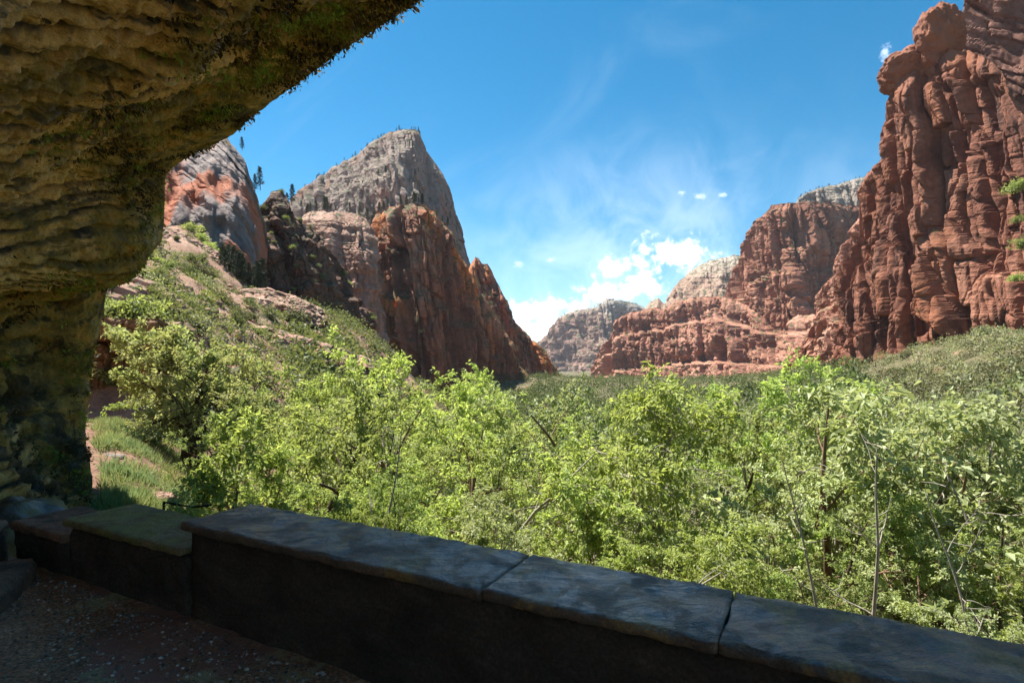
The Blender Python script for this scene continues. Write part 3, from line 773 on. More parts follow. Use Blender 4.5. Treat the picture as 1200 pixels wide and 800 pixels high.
# corner leg that turns back towards the viewer on the far left
c0 = np.array(wp(5.36, 0, 0)[:2]); c1 = c0 + np.array([0.55, -1.35]); out_ = np.array([-0.5, -0.19])
V, Q = block([(*c0, FZ - 0.6), (*c1, FZ - 0.6), (*(c1 + out_), FZ - 0.6), (*(c0 + out_ + WN * 0.3), FZ - 0.6)],
             [(*c0, ZR - 0.065), (*c1, ZR - 0.065), (*(c1 + out_), ZR - 0.065), (*(c0 + out_ + WN * 0.3), ZR - 0.065)], (30, 8, 16), 0.02, 6, 0.01, 0.22)
mb.add(V, Q)
link('masonry', mb.mesh('masonry', [M['wall']]), wall)


def cap(t0, t1, z, th, mat, seed, lab=None, dz=0.0):
    V, Q = block([wp(t0, -0.025, z - th), wp(t1, -0.025, z - th + dz), wp(t1, WT, z - th + dz), wp(t0, WT, z - th)],
                 [wp(t0, -0.025, z), wp(t1, -0.025, z + dz), wp(t1, WT, z + dz), wp(t0, WT, z)], (int(60 * abs(t1 - t0)) + 6, 26, 4), 0.007, seed, 0.0045, 0.16)
    link('cap_stone', mesh_np('cap_stone', V, Q, None, [mat], True), wall, lab)


cap(-4.2, -1.923, ZT, 0.052, M['cap_wet'], 11)
cap(-1.92, 0.0005, ZT, 0.052, M['cap_wet'], 12)
cap(0.004, 0.981, ZT + 0.002, 0.054, M['cap_wet'], 13)
cap(0.985, 3.125, ZT + 0.001, 0.055, M['cap_wet'], 14)
cap(3.127, 4.50, ZL, 0.05, M['cap_moss'], 15, 'dry cap stone with yellow green moss')
cap(4.502, 5.30, ZR, 0.065, M['cap_red'], 16, 'reddish cap stone')
V, Q = block([(*(c0 + (0.02, -.01)), ZR - 0.065), (*c1, ZR - 0.065), (*(c1 + out_), ZR - 0.065), (*(c0 + out_ + WN * 0.3), ZR - 0.065)],
             [(*(c0 + (0.02, -.01)), ZR + .003), (*c1, ZR + .003), (*(c1 + out_), ZR + .003), (*(c0 + out_ + WN * 0.3), ZR + .003)], (40, 16, 4), 0.012, 17, 0.012, 0.2)
link('cap_stone', mesh_np('cap_stone', V, Q, None, [M['cap_red']], True), wall, 'reddish corner cap stone')

# low step inside the corner
s0 = np.array([-3.55, 3.98]); s1 = np.array([-2.95, 3.55])
V, Q = block([(-3.42, 4.12, FZ - 0.1), (-3.05, 3.25, FZ - 0.1), (-4.2, 2.9, FZ - 0.1), (-4.3, 3.9, FZ - 0.1)],
             [(-3.42, 4.12, -1.46), (-3.05, 3.25, -1.46), (-4.2, 2.9, -1.46), (-4.3, 3.9, -1.46)], (30, 26, 6), 0.014, 21, 0.014, 0.2)
link('stone_step', mesh_np('stone_step', V, Q, None, [M['cap_red']], True), None, 'low reddish stone step inside the far left corner of the parapet', 'step')


# ------------------------------------------------------------------ alcove floor
def floor_mat():
    m, nt, out = new_mat('alcove_floor')
    geo = nt.node('ShaderNodeNewGeometry'); p = geo.outputs['Position']
    n = nt.noise(p, 1.5, 7, 0.65, 0.5)
    c = nt.ramp(n, [(0.3, (0.30, 0.135, 0.072)), (0.5, (0.50, 0.24, 0.13)), (0.7, (0.62, 0.32, 0.18))])
    sp = nt.noise(p, 55, 3, 0.7)
    c = nt.mix(0.8, c, nt.mix(1.0, c, nt.ramp(sp, [(0.35, 0.4), (0.5, 1.0), (0.68, 2.2)]), 'MULTIPLY'))
    red = nt.smooth(nt.noise(p, 1.1, 3, 0.5, 0.5), 0.56, 0.62)
    c = nt.mix(red, c, (0.50, 0.22, 0.15))
    yel = nt.math('MULTIPLY', nt.smooth(nt.noise(p, 2.3, 5, 0.65, 0.6), 0.58, 0.66), 0.7)
    c = nt.mix(yel, c, (0.62, 0.50, 0.25))
    wet = nt.ramp(nt.noise(p, 1.3, 5, 0.6, 0.7), [(0.42, 0.14), (0.62, 0.7)])
    h = nt.math('ADD', nt.noise(p, 40, 5, 0.7), nt.math('MULTIPLY', nt.noise(p, 6, 5, 0.6), 1.5))
    bsdf(nt, out, c, wet, nt.bump(h, 0.55, 0.03), 0.5)
    return m


M['floor'] = floor_mat()
tt = np.linspace(-4.2, 7.2, 260); nn = np.linspace(0.04, -9, 200)
TT, NN = np.meshgrid(tt, nn, indexing='ij')
FX = WA[0] + WE[0] * TT + WN[0] * NN; FY = WA[1] + WE[1] * TT + WN[1] * NN


def floor_z(x, y):
    return FZ + 0.018 * fbm(x / 0.8, y / 0.8, 0, 3, 40) + 0.006 * fbm(x / 0.12, y / 0.12, 0, 3, 41)


V = np.stack([FX, FY, floor_z(FX, FY)], -1).reshape(-1, 3)
link('path', mesh_np('path', V, grid_quads(len(tt), len(nn)), None, [M['floor']], True), None, 'damp dark gravel floor of the alcove in front of the parapet', 'path', None, 'structure')

# loose gravel lying on the floor
rs = np.random.RandomState(3)
ico = bpy.data.meshes.new('tmp')
import bmesh
bmx = bmesh.new(); bmesh.ops.create_icosphere(bmx, subdivisions=1, radius=1.0)
bmx.verts.ensure_lookup_table(); IV = np.array([v.co[:] for v in bmx.verts]); IT = np.array([[v.index for v in f.verts] for f in bmx.faces]); bmx.free()
bpy.data.meshes.remove(ico)
N = 26000
t_ = rs.uniform(-1.5, 5.2, N); n_ = -0.05 - 3.4 * rs.uniform(0, 1, N) ** 1.3
gx = WA[0] + WE[0] * t_ + WN[0] * n_; gy = WA[1] + WE[1] * t_ + WN[1] * n_
den = fbm(gx / 0.55, gy / 0.55, 0, 3, 77)
keep = (den > -0.12) | (rs.rand(N) < 0.25)
gx, gy = gx[keep], gy[keep]; N = len(gx)
sz = 0.0032 + 0.0075 * rs.rand(N) ** 3
GV = IV[None] * (1 + 0.35 * rs.normal(size=(N, len(IV), 1)) * 0.5) * (sz[:, None, None] * np.stack([rs.uniform(0.8, 1.5, N), rs.uniform(0.7, 1.2, N), rs.uniform(0.5, 0.9, N)], 1)[:, None])
GV += np.stack([gx, gy, floor_z(gx, gy) + sz * 0.35], 1)[:, None]
GT = (IT[None] + (np.arange(N) * len(IV))[:, None, None]).reshape(-1, 3)


def gravel_mat():
    m, nt, out = new_mat('gravel')
    at = nt.node('ShaderNodeAttribute', attribute_name='tint')
    c = nt.ramp(at.outputs['Fac'], [(0, (0.12, 0.07, 0.05)), (0.5, (0.28, 0.17, 0.12)), (0.8, (0.50, 0.36, 0.27)), (1, (0.72, 0.60, 0.50))])
    bsdf(nt, out, c, 0.45, None, 0.5)
    return m


M['gravel'] = gravel_mat()
link('gravel', mesh_np('gravel', GV.reshape(-1, 3), None, GT, [M['gravel']], False, {'tint': np.repeat(rs.rand(N), len(IV))}), None, 'loose wet gravel scattered over the alcove floor', 'gravel', None, 'stuff')


# ------------------------------------------------------------------ rock overhang of the alcove
def V3(*a):
    return np.array(a, float)


lipk = [(0.00, V3(1.3, -6, 3.3)), (0.06, V3(1.1, -1.5, 4.3)), (0.12, V3(0.8, 2.4, 4.6)), (0.18, P(590, -80, 5.6)), (0.24, P(490, 2, 6.5)), (0.34, P(400, 62, 7.3)), (0.42, P(330, 112, 8.0)), (0.50, P(268, 160, 8.9)),
        (0.56, P(222, 185, 9.5)), (0.61, P(196, 206, 9.9)), (0.66, P(190, 248, 10.1)), (0.69, P(185, 280, 10.2)), (0.72, P(164, 302, 10.3)), (0.75, P(150, 318, 10.4)), (0.78, P(128, 326, 10.6)),
        (0.82, P(120, 365, 10.8)), (0.87, P(106, 440, 11.0)), (0.92, P(100, 500, 10.8)), (0.96, P(108, 560, 10.0)), (1.0, P(122, 640, 9.2))]
endk = [(0.00, V3(-3.0, -8.5, -1.5)), (0.06, V3(-3.2, -7, -1.8)), (0.12, V3(-3.3, -5.8, -1.9)), (0.18, V3(-3.4, -4.6, -1.9)), (0.24, V3(-3.5, -3.6, -1.9)), (0.34, V3(-3.7, -2.4, -1.9)), (0.42, V3(-4.0, -1.5, -1.9)), (0.50, V3(-4.6, -0.3, -1.9)),
        (0.61, V3(-5.0, 1.0, -1.9)), (0.72, V3(-5.3, 2.0, -1.9)), (0.82, V3(-5.6, 3.2, -1.9)), (0.92, V3(-5.9, 4.2, -2.0)), (1.0, V3(-6.0, 5.0, -2.4))]


def curve(keys, t):
    k = np.array([a for a, b in keys]); p = np.array([b for a, b in keys])
    return np.stack([np.interp(t, k, p[:, i]) for i in range(3)], -1)


def build_overhang():
    NU, NS = 760, 460
    t = np.linspace(0, 1, NU); s = np.linspace(0, 1, NS) ** 1.25
    Lp = curve(lipk, t); E = curve(endk, t)
    ker = np.ones(27) / 27
    E = np.stack([np.convolve(np.pad(E[:, i], 13, mode='edge'), ker, 'valid') for i in range(3)], 1)
    ker = np.ones(9) / 9
    Lp = np.stack([np.convolve(np.pad(Lp[:, i], 4, mode='edge'), ker, 'valid') for i in range(3)], 1)
    S = s[None, :, None]
    Q = Lp[:, None] * (1 - S) + E[:, None] * S
    # vaulted: the middle of the surface swells up and out to the left (away from the viewer)
    arch = (4 * s * (1 - s))[None, :, None]
    Q = Q + arch * (np.array([-0.75, 0.1, 0.55])[None, None] * (1 - 0.6 * sstep(0.7, 1, t))[:, None, None])
    # outward normal of the cave surface points to the viewer's space (down / right)
    dt = np.gradient(Q, axis=0); ds = np.gradient(Q, axis=1)
    n = np.cross(dt, ds); n /= np.linalg.norm(n, axis=2)[..., None] + 1e-9
    flip = np.sign((n * (np.array([0, 4, 0.0]) - Q)).sum(2))[..., None]; n = n * flip
    kk = np.ones(31) / 31
    T2 = t[:, None] + 0 * S[..., 0]; S2 = s[None] + 0 * t[:, None]
    x, y, z = Q[..., 0], Q[..., 1], Q[..., 2]
    wt = T2 + 0.012 * fbm(x / 1.2, y / 1.2, z / 1.2, 3, 8)
    # drip ribs that run from the lip into the cave
    rib = ridged(wt * 30, S2 * 2.0, 0.3 + 0 * T2, 3, 12)
    rib2 = fbm(wt * 120, S2 * 7, 0 * T2, 3, 14)
    ribs_w = sstep(0.02, 0.2, S2)
    ph = math.pi * (wt * 58 + 1.5 * fbm(wt * 6, S2 * 1.3, 0 * T2, 2, 12) + 0.35 * fbm(wt * 25, S2 * 5, 0 * T2, 2, 13))
    hs = np.abs(np.sin(ph)); ramp_ = 0.5 + 0.5 * np.clip(fbm(wt * 11, S2 * 2, 0 * T2 + 4, 2, 15) * 1.6, -1, 1)
    rb = hs / (0.35 + 0.65 * ramp_)
    D = 0.15 * ribs_w * (np.minimum(rb, 1.2) ** 0.6 - 0.75) + 0.05 * rib2
    D += sstep(0.75, 0.82, T2) * (0.22 * ridged(x / 0.9, y / 0.9, z / 2.0, 4, 24) - 0.25)
    D += 0.26 * fbm(x / 2.4, y / 2.4, z / 2.4, 2, 21) + 0.05 * fbm(x / 0.4, y / 0.4, z / 0.4, 4, 22, 0.6) + 0.035 * fbm(x / 0.1, y / 0.1, z / 0.1, 3, 23, 0.6)
    # hanging bulge before the column, hollow column below it
    D += 0.55 * np.exp(-((T2 - 0.70) / 0.055) ** 2) * np.exp(-((S2 - 0.10) / 0.16) ** 2)
    D -= 0.60 * np.exp(-((T2 - 0.84) / 0.06) ** 2) * sstep(0.02, 0.12, S2) * np.exp(-((S2 - 0.2) / 0.3) ** 2)
    D *= 0.25 + 0.75 * sstep(0.0, 0.10, S2)
    Q = Q + n * D[..., None]
    # outer face: from the lip up the cliff and back over its top
    up = []
    rng = [(0.25, 0.25), (0.7, 0.5), (1.4, 0.7), (2.6, 1.0), (4.5, 1.6), (7.0, 3.6), (9.5, 6.0), (10.5, 10.0)]
    for h, b in rng:
        r = Q[:, 0].copy()
        back = np.array([-0.93, 0.0, 0.0])[None] * b + np.array([0, -0.35, 0])[None] * b * (1 - sstep(0.5, 0.8, t))[:, None]
        r = r + back
        r[:, 2] += h * (1 - 0.90 * sstep(0.40, 0.66, t))
        j = 0.3 * min(1, h)
        r += j * np.stack([fbm(r[:, 0] / 1.5 + i * 9, r[:, 1] / 1.5, r[:, 2] / 1.5, 4, 33 + i) for i in range(3)], 1)
        up.append(r[:, None])
    G = np.concatenate(up[::-1] + [Q], 1)
    uvt = np.concatenate([np.broadcast_to(t[:, None], (NU, len(rng))), T2], 1)
    uvs = np.concatenate([np.broadcast_to(np.array([-0.02 * (i + 1) for i in range(len(rng))][::-1])[None], (NU, len(rng))), S2], 1)
    uv = np.stack([uvt, uvs], -1).reshape(-1, 2)
    m, nt, out = new_mat('overhang_rock')
    geo = nt.node('ShaderNodeNewGeometry'); p = geo.outputs['Position']
    uvn = nt.node('ShaderNodeUVMap'); uvn.uv_map = 'UVMap'
    sp = nt.node('ShaderNodeSeparateXYZ'); nt.l.new(uvn.outputs[0], sp.inputs[0])
    wob = nt.math('MULTIPLY', nt.math('SUBTRACT', nt.noise(p, 0.9, 4, 0.6), 0.5), 0.035)
    tw = nt.math('ADD', sp.outputs[0], wob)
    at_ = nt.node('ShaderNodeAttribute', attribute_name='rib')
    cmb = nt.node('ShaderNodeCombineXYZ')
    nt.l.new(nt.math('MULTIPLY', tw, 44), cmb.inputs[0]); nt.l.new(nt.math('MULTIPLY', sp.outputs[1], 3.0), cmb.inputs[1])
    band = nt.noise(cmb.outputs[0], 1.0, 5, 0.62, 0.3)
    base = nt.ramp(nt.noise(p, 1.4, 6, 0.65, 0.5), [(0.3, (0.56, 0.28, 0.075)), (0.5, (0.78, 0.44, 0.14)), (0.7, (0.88, 0.58, 0.25))])
    dark = nt.ramp(nt.noise(p, 6, 5, 0.7), [(0.3, (0.030, 0.022, 0.013)), (0.7, (0.12, 0.078, 0.032))])
    seep = nt.math('ADD', at_.outputs['Fac'], nt.math('MULTIPLY', nt.smooth(band, 0.46, 0.38), 0.8), clamp=True)
    c = nt.mix(seep, base, dark)
    # moss: orange, yellow-green and dark patches, thickest towards the lip and down the column
    mo = nt.noise(p, 0.75, 6, 0.66, 0.4)
    mw = nt.math('ADD', nt.smooth(sp.outputs[1], 0.55, 0.02), nt.math('MULTIPLY', nt.smooth(sp.outputs[0], 0.72, 0.86), 0.35))
    fm = nt.smooth(nt.math('ADD', mo, nt.math('MULTIPLY', mw, 0.20)), 0.60, 0.69)
    mcol = nt.ramp(nt.noise(p, 2.6, 6, 0.7), [(0.28, (0.050, 0.045, 0.018)), (0.42, (0.16, 0.11, 0.03)), (0.52, (0.32, 0.21, 0.04)), (0.62, (0.46, 0.21, 0.03)), (0.75, (0.20, 0.09, 0.03))])
    c = nt.mix(nt.math('MULTIPLY', fm, 0.85), c, mcol)
    bl = nt.smooth(nt.math('ADD', nt.noise(p, 1.1, 6, 0.7, 0.6), nt.math('MULTIPLY', nt.smooth(sp.outputs[0], 0.74, 0.82), 0.07)), 0.565, 0.64)
    c = nt.mix(nt.math('MULTIPLY', bl, 0.8), c, (0.022, 0.020, 0.016))
    fine = nt.noise(p, 26, 9, 0.85)
    c = nt.mix(0.9, c, nt.mix(1.0, c, nt.ramp(fine, [(0.3, 0.45), (0.5, 1.0), (0.72, 1.6)]), 'MULTIPLY'))
    rough = nt.ramp(nt.noise(p, 2.2, 4, 0.6), [(0.4, 0.35), (0.6, 0.9)])
    nb = nt.bump(nt.noise(p, 14, 8, 0.75), 0.9, 0.07, nt.bump(band, 0.5, 0.12))
    bsdf(nt, out, c, rough, nb, 0.4)
    ncols = G.shape[1]
    # black algae lives in the seep lines: the same lines the ribs stand between, broken up along their run
    line = np.exp(-(hs / 0.52) ** 2) * np.clip(0.95 + 0.8 * fbm(wt * 9, S2 * 4, 0 * T2, 3, 91), 0, 1)
    ribatt = np.concatenate([np.zeros((NU, len(rng))), np.clip(line * 1.2, 0, 1)], 1).ravel()
    me = mesh_np('rock_overhang', G.reshape(-1, 3), grid_quads(NU, ncols), None, [m], True, {'rib': ribatt}, uv)
    o = link('rock_overhang', me, None, 'dark mossy rock overhang with ochre drip ribs arching over the upper left', 'rock overhang', None, 'structure')
    return o, Q, n, T2, S2


OVER, OQ, ON, OT, OS = build_overhang()


def cards(pos, along, nrm, length, width, tint, fold=0.25):
    """leaf cards: each leaf is two triangles folded along its midrib"""
    n = len(pos)
    along = along / (np.linalg.norm(along, axis=1)[:, None] + 1e-9)
    side = np.cross(along, nrm); side /= np.linalg.norm(side, axis=1)[:, None] + 1e-9
    up = np.cross(side, along)
    L = length[:, None]; Wd = width[:, None]
    V = np.empty((n, 4, 3))
    V[:, 0] = pos
    V[:, 1] = pos + along * L * 0.45 + side * Wd * 0.5 + up * Wd * fold
    V[:, 2] = pos + along * L - up * L * 0.08
    V[:, 3] = pos + along * L * 0.45 - side * Wd * 0.5 + up * Wd * fold
    i = np.arange(n)[:, None] * 4
    T = np.concatenate([i + np.array([[0, 1, 2]]), i + np.array([[0, 2, 3]])], 1).reshape(-1, 3)
    return V.reshape(-1, 3), T, np.repeat(tint, 4)


def moss_tufts():
    rs = np.random.RandomState(11)
    fm = fbm(OQ[..., 0] / 1.1, OQ[..., 1] / 1.1, OQ[..., 2] / 1.1, 4, 61)
    w = np.clip(sstep(0.42, 0.0, OS) ** 1.5 * (0.35 + fm * 1.5), 0, 1) * sstep(0.03, 0.2, OT) * (1 - 0.5 * sstep(0.55, 0.75, OT))
    w += 0.35 * np.clip(fm + 0.1, 0, 1) * sstep(0.74, 0.84, OT) * sstep(0.5, 0.1, OS)
    dt = np.linalg.norm(np.gradient(OQ, axis=0), axis=2) * np.linalg.norm(np.gradient(OQ, axis=1), axis=2)
    w = (w * dt).ravel(); w /= w.sum()
    N = 9000
    ii = rs.choice(len(w), N, p=w)
    p0 = OQ.reshape(-1, 3)[ii]; n0 = ON.reshape(-1, 3)[ii]
    K = 6
    pos = np.repeat(p0, K, 0) + rs.normal(size=(N * K, 3)) * 0.03
    nn = np.repeat(n0, K, 0)
    al = nn * 0.6 + np.array([0, 0, -0.35]) + rs.normal(size=(N * K, 3)) * 0.8
    nr = rs.normal(size=(N * K, 3))
    ln = 0.018 + 0.075 * rs.rand(N * K) ** 2.4
    tint = np.clip(np.repeat(fbm(p0[:, 0] / 0.7, p0[:, 1] / 0.7, p0[:, 2] / 0.7, 3, 66) * 0.8 + 0.36 + rs.normal(size=N) * 0.13, K), 0, 1)
    V, T, tn = cards(pos, al, nr, ln, ln * rs.uniform(0.3, 0.6, N * K), tint)
    m, nt, out = new_mat('moss_leaf')
    at = nt.node('ShaderNodeAttribute', attribute_name='tint')
    c = nt.ramp(at.outputs['Fac'], [(0.05, (0.04, 0.03, 0.015)), (0.3, (0.13, 0.08, 0.028)), (0.48, (0.30, 0.20, 0.03)), (0.66, (0.22, 0.26, 0.035)), (0.9, (0.30, 0.40, 0.06))])
    b = nt.node('ShaderNodeBsdfPrincipled'); nt.l.new(c, b.inputs['Base Color']); b.inputs['Roughness'].default_value = 0.6
    tr = nt.node('ShaderNodeBsdfTranslucent'); nt.l.new(c, tr.inputs[0])
    mx = nt.node('ShaderNodeMixShader'); mx.inputs[0].default_value = 0.4
    nt.l.new(b.outputs[0], mx.inputs[1]); nt.l.new(tr.outputs[0], mx.inputs[2]); nt.l.new(mx.outputs[0], out.inputs[0])
    link('moss', mesh_np('moss', V, None, T, [m], False, {'tint': tn}), None, 'hanging green and orange moss and ferns on the underside of the rock overhang', 'moss', None, 'stuff')


moss_tufts()


def boulder(name, ctr, rad, mat, label, seed, cat='boulder', fs=0.6, amp=0.25, sub=5, rot=0.0, cuts=0, kind=None):
    bmx = bmesh.new(); bmesh.ops.create_icosphere(bmx, subdivisions=sub, radius=1.0)
    V = np.array([v.co[:] for v in bmx.verts]); T = np.array([[v.index for v in f.verts] for f in bmx.faces]); bmx.free()
    rs = np.random.RandomState(seed)
    for _ in range(cuts):                                  # plane cuts give it flat broken faces
        d = rs.normal(size=3); d /= np.linalg.norm(d); h = rs.uniform(0.55, 0.85)
        k = V @ d; V = V - np.where(k > h, (k - h) * 0.9, 0)[:, None] * d
    f = fbm(V[:, 0] / fs, V[:, 1] / fs, V[:, 2] / fs, 6, seed, 0.55)
    V = V * (1 + amp * f)[:, None] * np.array(rad)
    c, s_ = math.cos(rot), math.sin(rot)
    V = np.stack([V[:, 0] * c - V[:, 1] * s_, V[:, 0] * s_ + V[:, 1] * c, V[:, 2]], 1)
    o = link(name, mesh_np(name, V, None, T, [mat], True), None, label, cat, None, kind)
    o.location = ctr
    return o


def wet_rock_mat():
    m, nt, out = new_mat('wet_rock')
    tc = nt.node('ShaderNodeTexCoord'); p = tc.outputs['Object']
    n = nt.noise(p, 2.0, 7, 0.65, 0.5)
    c = nt.ramp(n, [(0.3, (0.025, 0.019, 0.015)), (0.5, (0.060, 0.045, 0.036)), (0.7, (0.11, 0.075, 0.05))])
    gr = nt.smooth(nt.noise(p, 1.4, 5, 0.6), 0.46, 0.56)
    c = nt.mix(gr, c, (0.16, 0.11, 0.035))
    bsdf(nt, out, c, nt.ramp(nt.noise(p, 3, 4, 0.6), [(0.4, 0.4), (0.6, 0.8)]), nt.bump(nt.noise(p, 5, 7, 0.65), 0.5, 0.08), 0.6)
    return m


M['wet_rock'] = wet_rock_mat()
boulder('boulder', P(2, 650, 6.1), (0.60, 0.75, 0.56), M['wet_rock'], 'rounded wet grey boulder beside the far left end of the parapet', 5, fs=0.9, amp=0.22)
boulder('boulder', P(72, 622, 6.0), (0.26, 0.3, 0.14), M['wet_rock'], 'small wet bluish rock just beyond the reddish cap stone', 6, fs=0.8, amp=0.2, sub=4)
boulder('boulder', P(128, 540, 12.5), (0.30, 0.3, 0.16), M['rock_slab'], 'grey rock at the upper edge of the grassy slope', 7, fs=0.9, amp=0.2, sub=4)
boulder('boulder', P(181, 584, 10.4), (0.40, 0.28, 0.10), M['rock_pale'], 'flat pale rock lying in the grass', 8, fs=0.8, amp=0.2, sub=4)
boulder('boulder', P(152, 597, 9.6), (0.22, 0.2, 0.10), M['wet_rock'], 'dark rock between the grass and the parapet', 9, fs=0.9, amp=0.25, sub=4)
b1 = P(1054, 74, 268)
boulder('boulder', tuple(P(1064, 84, 292)), (13.0, 13, 11.5), M['rock_right'], 'lower rounded boulder perched on the rim of the right cliff', 12, fs=0.35, amp=0.13, sub=6, cuts=8, rot=0.5)
boulder('boulder', tuple(P(1098, 46, 278)), (10.4, 12, 15.5), M['rock_right'], 'upper taller boulder perched on the rim of the right cliff', 15, fs=0.35, amp=0.13, sub=6, cuts=7)

# rock ledge with the small seep behind the grass slope
M['rock_ledge'] = rock_mat('rock_ledge', ((0.10, 0.055, 0.03), (0.20, 0.115, 0.06), (0.34, 0.20, 0.11)), (0.018, 0.014, 0.012), 0.95, 1.3, orange=(0.46, 0.21, 0.085))
cliff('cliff', [(70, 392, 520, 24, 25), (96, 380, 510, 24, 25), (110, 372, 505, 24, 25.5), (135, 376, 503, 24, 25.8), (160, 374, 500, 24, 26), (185, 374, 500, 24, 26.2), (200, 380, 500, 24.4, 26.6), (222, 410, 505, 25.5, 27), (240, 450, 505, 26.5, 27.5)],
      M['rock_ledge'], 'orange lipped rock ledge with dark wet stains behind the grass slope', 200, 200, 9, 1.1, 0.42, 131, [(0, 0), (0.3, -0.35), (0.62, -0.5), (0.66, 0.1), (0.8, 0.15), (0.84, 0.75), (1, 1)], strata=0.8, blk=1.1, aspect=1.6)


M['rock_slope'] = rock_mat('rock_slope', ((0.24, 0.125, 0.085), (0.38, 0.22, 0.155), (0.50, 0.34, 0.26)), (0.12, 0.06, 0.045), 0.5, 2.5, veg=0.5, strata=0.7)
for lab, pts, sd_ in [('long bare pink rock shelf low on the left slope', [(248, 372, 84, 10), (290, 378, 82, 24), (330, 388, 80, 34), (370, 398, 80, 36), (405, 408, 82, 26), (432, 420, 86, 10)], 1),
                      ('bare pink rock shelf under the rock overhang edge', [(120, 322, 100, 12), (150, 312, 100, 26), (185, 318, 98, 34), (215, 326, 98, 30), (246, 340, 100, 22), (275, 352, 104, 8)], 2),
                      ('orange broken rock shelf at the foot of the grey slab', [(175, 268, 140, 10), (196, 266, 140, 26), (220, 276, 140, 26), (246, 288, 142, 16), (266, 300, 146, 8)], 3),
                      ('short reddish rock shelf between shrubs on the left slope', [(285, 338, 120, 8), (310, 336, 118, 18), (345, 346, 118, 20), (380, 362, 122, 8)], 4)]:
    cliff('rock_shelf', [(px, py, py + h + 14, d * 1.04, d * 0.97) for px, py, d, h in pts], M['rock_slope'], lab, 220, 70, 10, 2.2, 1.0, 140 + sd_, [(0, 0), (0.5, 0.3), (0.6, 0.5), (1, 1)], strata=1.3, aspect=0.6, col=0.8)


# ------------------------------------------------------------------ trees, shrubs and grass
def rot_about(v, axis, ang):
    axis = axis / (np.linalg.norm(axis) + 1e-9)
    return v * math.cos(ang) + np.cross(axis, v) * math.sin(ang) + axis * np.dot(axis, v) * (1 - math.cos(ang))


def branch(rs, p, d, L, n, wander, pull):
    pts = [np.array(p, float)]; d = np.array(d, float)
    for i in range(n):
        d = d + rs.normal(size=3) * wander + np.array([0, 0, pull])
        d /= np.linalg.norm(d)
        pts.append(pts[-1] + d * L / n)
    return np.array(pts)


